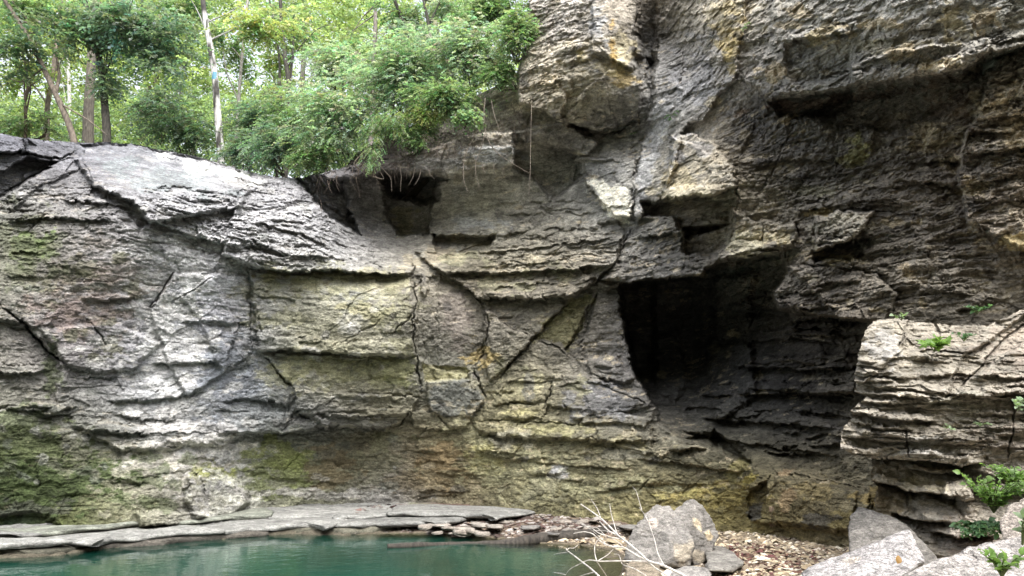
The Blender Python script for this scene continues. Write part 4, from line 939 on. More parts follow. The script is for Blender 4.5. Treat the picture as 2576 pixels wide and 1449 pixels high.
b2 = px3([(1690, 1290, 10.6), (1727, 1255, 10.75), (1745, 1253, 10.8), (1769, 1272, 10.8), (1783, 1298, 10.7), (1807, 1342, 10.6), (1795, 1366, 10.5), (1789, 1390, 10.45), (1777, 1408, 10.4), (1750, 1430, 10.35), (1735, 1400, 10.3), (1735, 1340, 10.35),
          (1700, 1400, 11.2), (1740, 1280, 11.4), (1790, 1350, 11.3), (1770, 1420, 11.1)])
tag(hull_body("boulder", b2, M_BOULD, (.18, .17, .155), 5, stain=[(1765, 1322, 10.45, .12, (.56, .47, .32)), (1785, 1345, 10.45, .12, (.54, .43, .26)), (1760, 1400, 10.3, .12, (.34, .29, .21))]), "grey boulder with a cream fresh break leaning behind the pointed boulder", "boulder")
def slab_poly(name, outline_px, z_top, th, mat, col, seed, tilt=(0, 0), n=40, world=False, rag=.03):
    """a flat stone: its outline lies on the ground, the edge is broken, the top slightly uneven"""
    P = np.asarray(outline_px, float) if world else np.array([atz(px, py, z_top)[:2] for px, py in outline_px])
    c = P.mean(0)
    # resample the outline
    Q = np.concatenate([P, P[:1]]); seg = np.linalg.norm(np.diff(Q, axis=0), axis=1); cum = np.concatenate([[0], np.cumsum(seg)])
    tt = np.linspace(0, cum[-1], n, endpoint=False)
    R = np.stack([np.interp(tt, cum, Q[:, 0]), np.interp(tt, cum, Q[:, 1])], -1)
    size = np.ptp(P, axis=0).max()
    rg = np.random.default_rng(seed)
    V = []; F = []
    rings = [(0.02, 0.0), (.35, .0), (.7, 0.0), (.92, -.02), (1.0, -.18), (1.02, -.5), (.98, -.8), (.9, -1.0)]
    for s_, h in rings:
        q = c + (R - c) * s_
        q = q + rag * size * np.stack([fbm2(q[:, 0] * 6 / size + h, q[:, 1] * 6 / size, 3, seed), fbm2(q[:, 0] * 6 / size + 5 + h, q[:, 1] * 6 / size, 3, seed + 1)], -1) * (1 if s_ > .5 else 0)
        z = z_top + h * th + tilt[0] * (q[:, 0] - c[0]) + tilt[1] * (q[:, 1] - c[1]) + 0.1 * th * fbm2(q[:, 0] * 5 / size, q[:, 1] * 5 / size, 3, seed + 2)
        V.append(np.concatenate([q, z[:, None]], 1))
    for k in range(len(rings) - 1):
        for i in range(n):
            j = (i + 1) % n
            F.append((k * n + i, (k + 1) * n + i, (k + 1) * n + j, k * n + j))
    V = np.concatenate(V)
    if c[0] < -1.2 and rag < .03: V[:, 2] += .012 * fbm(V[:, 0] * 4, V[:, 1] * 4, V[:, 2], 3, seed + 7)
    C = np.tile(np.asarray(col, float), (len(V), 1)) * (1 + .34 * fbm(V[:, 0] * 3, V[:, 1] * 5, V[:, 2] * 9, 4, seed, .65))[:, None]
    return mesh_obj(name, V, np.array(F), mat, col=C)
tag(slab_poly("flat_stone", [(1778, 1390), (1791, 1375), (1822, 1377), (1841, 1386), (1869, 1411), (1841, 1421), (1783, 1421)], .25, .07, M_BOULD, (.20, .19, .17), 4, tilt=(-.03, .03), n=64, rag=.02), "grey flat slab lying on the gravel beside the boulders", "flat stone")
tag(hull_body("rock", px3([(1570, 1440, 9.6), (1576, 1415, 9.8), (1612, 1408, 9.9), (1655, 1418, 9.8), (1662, 1440, 9.5), (1640, 1480, 9.3), (1580, 1480, 9.3), (1600, 1420, 10.3), (1650, 1440, 10.2)]), M_BOULD, (.17, .145, .11), 8, 5), "brown rock wedged below the pointed boulder at the water", "rock")
tag(hull_body("rock", px3([(1680, 1450, 9.0), (1690, 1432, 9.2), (1740, 1424, 9.4), (1778, 1430, 9.3), (1790, 1445, 9.1), (1790, 1490, 8.8), (1690, 1490, 8.8), (1700, 1440, 9.7), (1770, 1440, 9.7)]), M_BOULD, (.21, .20, .185), 9, 5), "grey rock cut by the bottom edge below the flat slab", "rock")
r1 = px3([(2127, 1336, 8.6), (2137, 1299, 8.8), (2160, 1274, 8.9), (2170, 1278, 8.9), (2237, 1299, 8.6), (2284, 1323, 8.4), (2312, 1350, 8.2), (2360, 1408, 8.0), (2345, 1470, 7.8), (2134, 1380, 8.5), (2150, 1450, 8.2), (2230, 1480, 7.9),
          (2150, 1320, 9.4), (2280, 1350, 9.2), (2330, 1420, 8.9)])
tag(hull_body("boulder", r1, M_BOULD, (.165, .155, .14), 13, sharp=90, rough=.022), "grey peaked boulder standing between the gravel and the outcrop", "boulder")
r2 = px3([(2012, 1440, 6.9), (2027, 1429, 7.0), (2150, 1379, 7.2), (2285, 1329, 7.4), (2293, 1332, 7.4), (2310, 1366, 7.2), (2329, 1408, 6.9), (2284, 1440, 6.5), (2266, 1376, 6.9), (2240, 1480, 6.3), (2000, 1520, 6.3), (2020, 1470, 6.8),
          (2100, 1420, 7.9), (2280, 1370, 8.0), (2310, 1450, 7.6)])
tag(hull_body("boulder", r2, M_PIT, (.31, .295, .285), 17, sharp=90, rough=.018, stain=[(2140, 1412, 6.9, .10, (.46, .40, .33))]), "pale rough wedge shaped boulder at the bottom edge in front of the peaked one", "boulder")
r3 = px3([(2230, 1475, 4.9), (2267, 1449, 5.0), (2350, 1409, 5.2), (2450, 1373, 5.35), (2534, 1353, 5.45), (2640, 1330, 5.6), (2800, 1320, 5.6), (2800, 1600, 4.6), (2400, 1600, 4.5), (2250, 1560, 4.7), (2400, 1430, 6.2), (2700, 1380, 6.4), (2300, 1500, 5.6)])
tag(hull_body("boulder", r3, M_PIT, (.30, .28, .26), 19, 6, sharp=70, rough=.014), "whitish sloping foreground boulder filling the bottom right corner", "boulder")
r4 = px3([(2519, 1350, 6.4), (2517, 1310, 6.5), (2540, 1276, 6.6), (2576, 1254, 6.6), (2680, 1210, 6.6), (2760, 1300, 6.4), (2740, 1420, 6.2), (2540, 1400, 6.2), (2580, 1290, 7.3), (2700, 1300, 7.3)])
tag(hull_body("boulder", r4, M_PIT, (.26, .23, .20), 23, 6, rough=.02), "rounded grey boulder at the right edge beside the leafy bush", "boulder")

# the low shelf: bedrock plates stepping up from the waterline
sh_a = np.array([tuple(atz(px, py, 0.0)[:2]) for px, py in shore_px[:13]])
sl_ = np.concatenate([[0], np.cumsum(np.linalg.norm(np.diff(sh_a, axis=0), axis=1))])
def shore_pt(t_, off):
    x_ = np.array([np.interp(t_, sl_, sh_a[:, i]) for i in (0, 1)]); x2 = np.array([np.interp(t_ + .3, sl_, sh_a[:, i]) for i in (0, 1)])
    d_ = (x2 - x_) / (np.linalg.norm(x2 - x_) + 1e-9)
    return x_ + np.array([-d_[1], d_[0]]) * off
rp = np.random.default_rng(77); kpl = 0
tend = float(np.interp(-2.2, sh_a[:, 0], sl_))
for te_, zt, th, o0, o1, l0, l1, colr in ((-.3, .11, .16, -.10, 1.2, 2.2, 4.0, (.11, .10, .085)), (.5, .20, .10, .10, 2.2, 1.8, 3.6, (.215, .215, .20)), (1.5, .27, .08, .95, 2.9, 1.6, 3.4, (.225, .225, .21))):
    t_ = 0.0 + rp.uniform(0, 1)
    while t_ < tend + te_:
        ln = min(rp.uniform(l0, l1), tend + te_ + .3 - t_)
        if ln > .4:
            nn = 9; ts = np.linspace(t_, t_ + ln, nn); ob = o0 + rp.normal(0, .10)
            out = [shore_pt(a_, ob + rp.normal(0, .08)) for a_ in ts] + [shore_pt(a_, o1 + rp.normal(0, .05)) for a_ in ts[::-1]]
            o = slab_poly("rock_plate", out, zt + rp.normal(0, .012), th, M_BOULD, np.array(colr) * rp.uniform(.7, 1.15) * ((.93, .98, .88) if rp.random() < .4 else (1, 1, 1)), 300 + kpl, tilt=(rp.normal(0, .008), rp.normal(.01, .01)), n=140, world=True, rag=.016)
            tag(o, "grey bedrock plate of the low stepped shelf along the left shore", "rock plate", "bedrock plates of the stepped shelf"); kpl += 1
        t_ += ln + rp.uniform(-.05, .06)
# flat stones and rubble along the far margin
slabs = [([(1062, 1306), (1090, 1300), (1120, 1312), (1135, 1326), (1100, 1330), (1075, 1318)], "pale long flat stone tilted at the far water edge, leftmost of the pair"),
         ([(1126, 1322), (1180, 1318), (1200, 1334), (1150, 1338)], "pale triangular flat stone at the water edge beside the long one"),
         ([(1190, 1305), (1210, 1300), (1222, 1318), (1215, 1332), (1192, 1326)], "squarish pale stone standing up in the leaf litter"),
         ([(1226, 1318), (1254, 1308), (1262, 1318), (1258, 1332), (1230, 1330)], "rounded pale stone right of the squarish one in the leaf litter"),
         ([(1312, 1320), (1350, 1314), (1362, 1322), (1340, 1334), (1316, 1330)], "grey flat stone in the middle of the far leaf litter"),
         ([(1376, 1336), (1410, 1330), (1430, 1338), (1400, 1346), (1380, 1345)], "grey flat stone just above the dark log"),
         ([(1556, 1316), (1600, 1312), (1640, 1318), (1620, 1334), (1570, 1336)], "dark grey bedded slab behind the pointed boulder"),
         ([(1240, 1290), (1285, 1284), (1300, 1292), (1270, 1300)], "thin grey slab at the foot of the cliff wall")]
def ground_z_at_px(px, py):
    z = 0.1
    for _ in range(12):
        p = atz(px, py, z); z = float(ground_height(np.array([p[0]]), np.array([p[1]]), False)[0][0])
    return max(z, 0.0)
for i, (pl, lb) in enumerate(slabs):
    c = np.mean(pl, 0); z = ground_z_at_px(*c)
    tag(slab_poly("flat_stone", pl, z + .05, .045, M_BOULD, ((.33, .30, .26) if i < 4 else (.22, .21, .195)), 40 + i, tilt=(rng.normal(0, .04), -.06), n=28), lb, "flat stone")
proto = None
for i in range(40):
    px, py = rng.uniform(1060, 1560), rng.uniform(1294, 1350)
    p = atz(px, py, ground_z_at_px(px, py))
    if proto is None:
        a = np.linspace(0, 2 * math.pi, 9)[:-1]; V = []
        for k, (r_q, z_) in enumerate(((.3, .05), (.85, .045), (1, .0), (.9, -.04))):
            for j, t_ in enumerate(a): V.append((r_q * .11 * math.cos(t_) * (1 + .2 * math.sin(3 * t_ + k)), r_q * .075 * math.sin(t_) * (1 + .25 * math.cos(2 * t_)), z_))
        F = [(k * 8 + j, k * 8 + (j + 1) % 8, (k + 1) * 8 + (j + 1) % 8, (k + 1) * 8 + j) for k in range(3) for j in range(8)][:]
        F = [f[::-1] for f in F] + [(7, 6, 5, 4), (4, 3, 2, 1), (7, 4, 1, 0)]
        F[-3:] = [(0, 1, 2, 3), (3, 4, 5, 6), (0, 3, 6, 7)]
        proto = mesh_obj("flat_stone", np.array(V), np.array(F), M_BOULD, smooth=False, col=np.tile((.27, .24, .205), (len(V), 1)))
        o = proto
    else:
        o = proto.copy(); COL.objects.link(o)
    o.location = (p[0], p[1], p[2] + .02); s_ = rng.uniform(.5, 1.5)
    o.scale = (s_, s_ * rng.uniform(.7, 1.2), s_ * rng.uniform(.3, .6)); o.rotation_euler = (rng.normal(0, .12), rng.normal(0, .12), rng.uniform(0, 6.3))
    tag(o, "small flat pale stone in the red leaf litter along the far shore", "flat stone", "small stones along the far shore")
# gravel and fallen leaves, too many to count
def chips(name, n, sampler, mat, size, flat, cols, seed, label, lift=.3):
    rg = np.random.default_rng(seed)
    x, y = sampler(rg, n); z, d, _ = ground_height(x, y)
    ok = d > 0.05; x, y, z = x[ok], y[ok], z[ok]; n = len(x)
    sz = rg.lognormal(math.log(size), .45, n); th = sz * flat
    base = np.array([(-1, -.6, 0), (.2, -1, .0), (1, -.2, 0), (.6, .8, 0), (-.6, .9, 0), (0, 0, 1.0)])
    V = base[None] * np.stack([sz, sz * rg.uniform(.5, 1, n), th], -1)[:, None, :]
    V = V * (1 + .3 * rg.normal(size=(n, 6, 3)))
    a = rg.uniform(0, 6.3, n); ca, sa = np.cos(a)[:, None], np.sin(a)[:, None]
    X = V[..., 0] * ca - V[..., 1] * sa; Y = V[..., 0] * sa + V[..., 1] * ca
    tx, ty = rg.normal(0, .25, (2, n, 1))
    Z = V[..., 2] + X * tx + Y * ty + th[:, None] * lift
    V = np.stack([X + x[:, None], Y + y[:, None], Z + z[:, None]], -1).reshape(-1, 3)
    f = np.array([(0, 1, 5), (1, 2, 5), (2, 3, 5), (3, 4, 5), (4, 0, 5)])
    F = (f[None] + (np.arange(n) * 6)[:, None, None]).reshape(-1, 3)
    c = np.asarray(cols)[rg.integers(0, len(cols), n)] * rg.uniform(.6, 1.3, (n, 1))
    o = mesh_obj(name, V, F, mat, smooth=False, col=np.repeat(np.clip(c, .02, .75), 6, 0))
    return tag(o, label, kind="stuff")
M_CHIP = rock_mat("stone_chips", bump=.2, speck=.15, fine=3)
def grav_area(rg, n): return rg.uniform(.6, 8.5, n), rg.uniform(5.5, 14, n)
chips("gravel", 26000, grav_area, M_CHIP, .026, .45, [(.48, .40, .28), (.40, .33, .22), (.33, .26, .17), (.62, .55, .44), (.22, .18, .13)], 61, "loose tan gravel in front of the cave")
def shore_area(rg, n): return rg.uniform(-3.2, 1.9, n), rg.uniform(12.0, 18, n)
chips("leaf_litter", 6000, shore_area, M_CHIP, .035, .25, [(.10, .06, .055), (.12, .08, .07), (.26, .23, .20), (.36, .33, .30), (.09, .065, .055), (.20, .18, .165)], 62, "dark red leaf litter and stone chips along the far shore")
def red_area(rg, n): return rg.normal(3.05, .55, n), rg.normal(10.6, .8, n)
chips("fallen_leaves", 4200, red_area, M_CHIP, .025, .2, [(.12, .05, .05), (.15, .08, .06), (.12, .08, .06)], 63, "dark red fallen leaves on the gravel beside the flat slab")

# ------------------------------------------------------------------ vegetation
def leaf_mat(name, trans=0.5, gloss=0.55, rough=0.38):
    m, t, p, N, L = new_mat(name)
    a = N.new("ShaderNodeAttribute"); a.attribute_name = "Col"
    L.new(a.outputs["Color"], p.inputs["Base Color"])
    p.inputs["Roughness"].default_value = rough; p.inputs["Specular IOR Level"].default_value = gloss
    tr = N.new("ShaderNodeBsdfTranslucent")
    sc_ = N.new("ShaderNodeVectorMath"); sc_.operation = 'MULTIPLY'; sc_.inputs[1].default_value = (1.35, 1.42, 0.85)
    L.new(a.outputs["Color"], sc_.inputs[0]); L.new(sc_.outputs[0], tr.inputs[0])
    mx = N.new("ShaderNodeMixShader"); mx.inputs[0].default_value = trans
    L.new(p.outputs[0], mx.inputs[1]); L.new(tr.outputs[0], mx.inputs[2]); L.new(mx.outputs[0], N["Material Output"].inputs[0])
    return m
def bark_mat(name):
    m, t, p, N, L = new_mat(name)
    a = N.new("ShaderNodeAttribute"); a.attribute_name = "Col"
    tc = N.new("ShaderNodeTexCoord"); mp = N.new("ShaderNodeMapping"); mp.inputs["Scale"].default_value = (9, 9, 2.5)
    L.new(tc.outputs["Object"], mp.inputs[0])
    n = N.new("ShaderNodeTexNoise"); n.inputs["Scale"].default_value = 2.5; n.inputs["Detail"].default_value = 6; L.new(mp.outputs[0], n.inputs[0])
    r = N.new("ShaderNodeMapRange"); r.inputs[1].default_value = .3; r.inputs[2].default_value = .7; r.inputs[3].default_value = .45; r.inputs[4].default_value = 1.4
    L.new(n.outputs[0], r.inputs[0])
    s_ = N.new("ShaderNodeVectorMath"); s_.operation = 'SCALE'; L.new(a.outputs["Color"], s_.inputs[0]); L.new(r.outputs[0], s_.inputs["Scale"])
    L.new(s_.outputs[0], p.inputs["Base Color"]); p.inputs["Roughness"].default_value = .9
    b = N.new("ShaderNodeBump"); b.inputs["Strength"].default_value = .7; b.inputs["Distance"].default_value = .03
    L.new(n.outputs[0], b.inputs["Height"]); L.new(b.outputs[0], p.inputs["Normal"])
    return m
M_LEAF, M_BARK = leaf_mat("leaf"), bark_mat("bark")
M_BLEACH = bark_mat("bleached_wood")
LEAF_SIMPLE = (np.array([(0, 0, 0), (.42, .5, .06), (0, 1, -.12), (-.42, .5, .06)]), np.array([(0, 1, 2, 3)]))
def leaf_fine():
    ys = np.array([0, .18, .42, .68, .88, 1.0]); ws = np.array([.03, .26, .36, .27, .12, .0])
    V = []
    for y, w_ in zip(ys, ws):
        z = .10 * math.sin(y * 3.0) - .18 * y * y
        V += [(-w_, y, z + .18 * w_), (0, y, z), (w_, y, z + .18 * w_)]
    F = []
    for i in range(5):
        a = i * 3
        F += [(a, a + 1, a + 4, a + 3), (a + 1, a + 2, a + 5, a + 4)]
    return np.array(V), np.array(F)
LEAF_FINE = leaf_fine()
def unit(v): return v / (np.linalg.norm(v, axis=-1, keepdims=True) + 1e-9)
def leaves(P, d, size, shape, cols, rg, up=(0, 0, 1), tw=.35):
    """leaf blades at points P growing along d, faces mostly up"""
    n = len(P); V0, F0 = shape
    d = unit(d); u = unit(np.asarray(up) + tw * rg.normal(size=(n, 3)))
    s_ = unit(np.cross(d, u)); u = np.cross(s_, d)
    sz = np.broadcast_to(size, (n,))[:, None, None]
    V = (s_[:, None] * V0[None, :, :1] + d[:, None] * V0[None, :, 1:2] + u[:, None] * V0[None, :, 2:]) * sz + P[:, None]
    F = F0[None] + (np.arange(n) * len(V0))[:, None, None]
    return V.reshape(-1, 3), F.reshape(-1, 4), np.repeat(cols, len(V0), 0)
def sprays(C, axis, rg, nl, ln, size, cols, droop=.35, flat=.3):
    """leafy twigs: from each centre a drooping twig carrying nl leaves in two ranks"""
    n = len(C)
    d = unit(axis)
    side = unit(np.cross(d, (0, 0, 1.0)))
    t = np.linspace(.05, 1, nl)
    L_ = ln * rg.uniform(.6, 1.3, n)
    P = C[:, None] + d[:, None] * (t[None, :, None] * L_[:, None, None])
    P[..., 2] -= droop * (t[None] ** 2) * L_[:, None]
    sg = np.where(np.arange(nl) % 2 == 0, 1, -1)
    ld = d[:, None] * .55 + side[:, None] * sg[None, :, None] * .8 + rg.normal(0, flat, (n, nl, 3)); ld[..., 2] -= droop * .7
    cc_ = np.repeat(cols, nl, 0) * rg.uniform(.75, 1.25, (n * nl, 1))
    return P.reshape(-1, 3), ld.reshape(-1, 3), size * rg.uniform(.7, 1.25, n * nl), cc_
def clumpy(rg, n, c, r, k=9, tight=.42, shell=True):
    """points in several uneven clumps filling an ellipsoid"""
    q = unit(rg.normal(size=(k, 3))) * (rg.uniform(.35, .85, (k, 1)) if shell else rg.uniform(0, .8, (k, 1)))
    w_ = rg.uniform(.5, 1.4, k); j = rg.choice(k, n, p=w_ / w_.sum())
    p = q[j] + unit(rg.normal(size=(n, 3))) * (rg.uniform(0, 1, (n, 1)) ** .5) * tight * rg.uniform(.7, 1.25, k)[j][:, None]
    return c + p * r, unit(p + .5 * rg.normal(size=(n, 3)))
def tube(pts, rad, sides=8, seed=0, knob=0.0):
    pts = np.asarray(pts, float); n = len(pts)
    # smooth and refine the line
    m = max(n * 5, 8) if n > 2 else 6
    cum = np.concatenate([[0], np.cumsum(np.linalg.norm(np.diff(pts, axis=0), axis=1))])
    t = np.linspace(0, cum[-1], m)
    Q = np.stack([np.interp(t, cum, pts[:, i]) for i in range(3)], -1)
    for _ in range(3): Q[1:-1] = .25 * Q[:-2] + .5 * Q[1:-1] + .25 * Q[2:]
    R = np.interp(t, cum, np.broadcast_to(rad, (n,)) if np.ndim(rad) else np.full(n, rad))
    T = unit(np.gradient(Q, axis=0)); a = unit(np.cross(T, (0.31, .2, .93))); b = np.cross(T, a)
    th = np.linspace(0, 2 * math.pi, sides, endpoint=False)
    rr_ = R[:, None] * (1 + knob * np.random.default_rng(seed).normal(size=(m, sides)))
    V = Q[:, None] + rr_[..., None] * (a[:, None] * np.cos(th)[None, :, None] + b[:, None] * np.sin(th)[None, :, None])
    F = [(k * sides + i, k * sides + (i + 1) % sides, (k + 1) * sides + (i + 1) % sides, (k + 1) * sides + i) for k in range(m - 1) for i in range(sides)]
    if sides % 2 == 0:
        for k0, o in ((0, 1), (m - 1, 0)):
            for i in range(1, sides // 2):
                f = (k0 * sides + i - 1, k0 * sides + i, k0 * sides + sides - 1 - i, k0 * sides + (sides - i) % sides)
                F.append(f[::-1] if o else f)
    return V.reshape(-1, 3), np.array(F), Q
class Bag:
    def __init__(s): s.V, s.F, s.C, s.n = [], [], [], 0
    def add(s, V, F, C):
        C = np.asarray(C, float)
        s.V.append(V); s.F.append(np.asarray(F) + s.n); s.C.append(np.broadcast_to(C, (len(V), 3))); s.n += len(V)
    def make(s, name, mat, root=None, smooth=True):
        o = mesh_obj(name, np.concatenate(s.V), np.concatenate(s.F), mat, smooth=smooth, col=np.clip(np.concatenate(s.C), .008, .8))
        return child(o, root) if root is not None else o
def surfY(px, py, sh=None):
    sh = sh or S
    i = int(np.clip((px - sh.x[0]) / sh.step, 0, len(sh.x) - 1)); j = int(np.clip((py - sh.y[0]) / sh.step, 0, len(sh.y) - 1))
    return float(sh.D[max(j - 3, 0):j + 4, max(i - 3, 0):i + 4].min())

# forest floor on top of the cliff
fx_ = np.linspace(-40, 9, 140); fy_ = np.linspace(15.0, 70, 120)
FX, FY = np.meshgrid(fx_, fy_)
lipX = np.array([-30, -10.2, -8.0, -6.2, -4.6, -3.2, 0, 3, 9]); lipY = np.array([16.8, 16.8, 18.4, 19.3, 19.8, 20.2, 20.6, 20.6, 20.6])
edge = np.interp(FX, lipX, lipY)
FZ = 7.75 + .03 * (FY - 17) + .35 * fbm2(FX * .4, FY * .4, 3, 71) + 2.6 * sstep(-4, 0.5, FX) - 5.0 * sstep(0.0, -2.5, FY - edge + .6)
idx = np.arange(FX.size).reshape(FX.shape)
FF = np.stack([idx[:-1, :-1], idx[:-1, 1:], idx[1:, 1:], idx[1:, :-1]], -1)[(FY - edge)[:-1, :-1] > -.4]
FCc = np.array((.09, .075, .05)) * (1 + .4 * fbm2(FX * 1.5, FY * 1.5, 3, 72))[..., None]
tag(mesh_obj("forest_ground", np.stack([FX, FY, FZ], -1).reshape(-1, 3), FF.reshape(-1, 4), M_GROUND, col=FCc.reshape(-1, 3)), kind="structure")
def floor_z(x, y): return 7.75 + .03 * (y - 17) + 2.6 * float(sstep(-4, .5, np.array(x)))

PX = lambda w_px, Y: w_px / FPX * Y                   # metres spanned by so many picture units at distance Y
LP = dict(blue=(.17, .24, .19), dark=(.13, .19, .13), mid=(.20, .28, .16), yel=(.30, .37, .17), pale=(.31, .39, .31), lime=(.33, .40, .20))
def tree(name, label, pts, wd, Y, bark, crown, rg, group=None, limbs=(), birch=False, blaze=None):
    """pts: trunk line in picture units; crown: list of (px, py, dY, rx, ry, sprays, colour, leaf size)"""
    P = np.array([at(x, y, Y + (q[0] if q else 0)) for x, y, *q in pts])
    base = P[0].copy(); base[2] = floor_z(base[0], base[1]) - .2
    root = empty(name, Vector(base)); tag(root, label, "tree", group)
    line = np.concatenate([[base], P]) if base[2] < P[0][2] - .05 else P
    top = line[-1] + (line[-1] - line[-2]) / max(np.linalg.norm(line[-1] - line[-2]), .1) * 1.5
    line = np.concatenate([line, [top]])
    r0 = PX(wd, Y) / 2
    rad = np.interp(np.arange(len(line)), [0, 1, len(line) - 1], [r0 * 1.25, r0, r0 * .55])
    bg_ = Bag(); V, F, Q = tube(line, rad, 10, 3, .04)
    C = np.tile(np.asarray(bark, float), (len(V), 1))
    if birch:
        nz_ = fbm(V[:, 0] * 6, V[:, 1] * 6, V[:, 2] * 2.2, 4, 5) + np.linspace(-.25, .45, len(V))
        C = np.where((nz_ > .38)[:, None], np.array((.06, .055, .05)), C)
    bg_.add(V, F, C); bg_.make("trunk", M_BARK, root)
    for lm in limbs:
        b = Bag(); lp = np.array([at(x, y, Y + q) for x, y, q in lm[0]])
        V, F, _ = tube(lp, np.linspace(PX(lm[1], Y) / 2, PX(lm[1], Y) / 5, len(lp)), 6, 4, .05); b.add(V, F, bark); b.make("limb", M_BARK, root)
    cb, lb = Bag(), Bag()
    for (px, py, dY, rx, ry, n, colr, size) in crown:
        c = at(px, py, Y + dY); r = np.array([PX(rx, Y), PX((rx + ry) / 2.4, Y), PX(ry, Y)])
        n = int(n * 1.3)
        P_, ax = clumpy(rg, n, c, r * 1.15, max(14, n // 14), .3, False)
        ax[:, 2] = ax[:, 2] * .4 - .1
        cols = np.asarray(LP[colr]) * rg.uniform(.65, 1.4, (n, 1)) * (1 + .25 * rg.normal(size=(n, 3)) * (.6, .3, .6))
        a, d, s_, cc_ = sprays(P_, ax, rg, 9, size * 4.2, size, np.abs(cols))
        cb.add(*leaves(a, d, s_, LEAF_SIMPLE, cc_, rg))
        for k in range(max(3, n // 90)):              # limbs that carry the clumps
            j = rg.integers(0, n); s0 = Q[int(rg.uniform(.45, .98) * (len(Q) - 1))]; e0 = P_[j]
            if np.linalg.norm(e0 - s0) > 4.5: s0 = e0 - unit(e0 - s0) * 2.5
            md = (s0 + e0) / 2 + rg.normal(0, .12, 3) + (0, 0, .12)
            V, F, _ = tube([s0, md, e0], [.028, .018, .006], 5, 1, .05); lb.add(V, F, np.asarray(bark) * .8)
    if cb.V: cb.make("crown", M_LEAF, root, smooth=False)
    if lb.V: lb.make("limbs", M_BARK, root)
    if blaze:
        i = np.argmin(np.abs(Q[:, 2] - at(*blaze, Y)[2])); q = Q[i]; rr_ = np.interp(i, np.linspace(0, len(Q) - 1, len(rad)), rad) * 1.06
        th = np.linspace(-2.2, -.7, 7); V = []
        for z in (-.11, .11): V += [(q[0] + rr_ * math.cos(t_), q[1] + rr_ * math.sin(t_), q[2] + z) for t_ in th]
        F = [(k, k + 1, k + 8, k + 7) for k in range(6)]
        m, t, p, N, L = new_mat("blue_paint"); p.inputs["Base Color"].default_value = (.10, .26, .36, 1); p.inputs["Roughness"].default_value = .6
        o = mesh_obj("paint_mark", np.array(V), np.array(F), m, root); o.location = -root.location; o["label"] = "faded blue paint mark on the pale trunk"
    return root
g = np.random.default_rng(101)
BR, GB, DK, PL = (.14, .115, .09), (.22, .20, .17), (.055, .05, .04), (.42, .41, .38)
tree("leaning_tree", "brown trunk leaning left over the rounded lip, leftmost of the larger trunks", [(192, 362), (165, 290), (130, 215), (95, 140), (55, 65), (5, -10)], 17, 18.5, BR,
     [(40, 120, -.3, 130, 110, 260, "dark", .085), (70, 20, .5, 140, 80, 260, "mid", .085)], g, limbs=[([(140, 235, 0), (150, 190, .2), (140, 130, .4)], 12), ([(150, 260, 0), (220, 300, -.3), (270, 340, -.4)], 5), ([(110, 170, 0), (60, 210, .3), (0, 190, .5)], 5)])
tree("forked_tree", "straight brown trunk just left of the leaning trunk's foot", [(118, 352), (118, 260), (132, 200), (140, 130), (150, 40)], 15, 20.5, (.20, .165, .13), [(150, 60, .5, 110, 120, 200, "yel", .09)], g, limbs=[([(118, 260, 0), (90, 220, .1), (65, 200, .2)], 6)])
tree("crooked_sapling", "thin crooked stem standing at the far left behind the dark rocks", [(64, 345), (66, 280), (58, 250), (76, 215), (70, 190)], 9, 19.5, (.10, .075, .055), [(60, 180, .4, 80, 60, 120, "yel", .085)], g, limbs=[([(76, 215, 0), (40, 190, .2), (0, 180, .2)], 4), ([(76, 215, 0), (110, 195, .2)], 4)])
tree("broad_tree", "broad grey brown trunk between the leaning trunk and the dark trunk", [(222, 360), (222, 290), (226, 220), (232, 120), (236, 0)], 30, 23, (.12, .105, .085), [(240, 40, .5, 130, 100, 160, "mid", .10)], g)
tree("ivy_tree", "dark ivy clad trunk with blue green hanging foliage above", [(270, 362), (266, 290), (258, 200), (252, 150), (232, 80), (215, 10)], 22, 19.3, DK,
     [(330, 60, -.6, 150, 90, 420, "blue", .10), (420, 130, -.2, 90, 90, 200, "blue", .095), (210, 60, -.3, 90, 110, 240, "dark", .095), (262, 200, -.2, 36, 70, 80, "blue", .085)], g)
tree("pale_sapling", "slim pale trunk seen between the leaning and the broad trunks", [(178, 350), (176, 270), (172, 180), (170, 60)], 11, 26, PL, [(160, 90, .4, 100, 100, 120, "yel", .11)], g)
tree("birch_tree", "pale mottled birch trunk with a blue paint mark beside the lip", [(557, 412), (551, 330), (545, 260), (541, 190), (528, 110), (516, 50), (508, -20)], 21, 20.3, (.52, .51, .49),
     [(650, 70, .3, 130, 70, 260, "lime", .09), (480, 20, .8, 120, 70, 180, "mid", .09)], g, birch=True, blaze=(545, 190))
tree("thin_tree", "thin grey trunk just right of the birch", [(587, 420), (594, 350), (600, 260), (606, 170), (614, 90), (622, 10)], 10, 21.5, (.30, .28, .25), [(600, 130, .6, 90, 90, 160, "mid", .09)], g)
tree("dark_tree", "dark curved trunk above the pale shrub, right of the thin grey one", [(728, 260), (727, 200), (716, 140), (708, 60), (704, -20)], 14, 23, DK, [(730, 60, .6, 130, 90, 220, "mid", .09)], g, limbs=[([(722, 170, 0), (760, 110, -.2), (800, 70, -.3), (830, 62, -.3)], 4), ([(718, 150, 0), (690, 110, .2), (660, 90, .2)], 4)])
tree("slender_tree", "slender dark stem beside the dark curved trunk", [(708, 260), (704, 190), (702, 120), (690, 60)], 7, 23.5, DK, [(690, 150, .6, 70, 70, 100, "yel", .09)], g)
tree("grey_tree", "grey trunk against the white sky above the middle shrubs", [(942, 110), (946, 60), (942, 20), (948, -30)], 12, 23, (.22, .19, .17), [(900, 130, .5, 110, 70, 140, "mid", .09)], g)
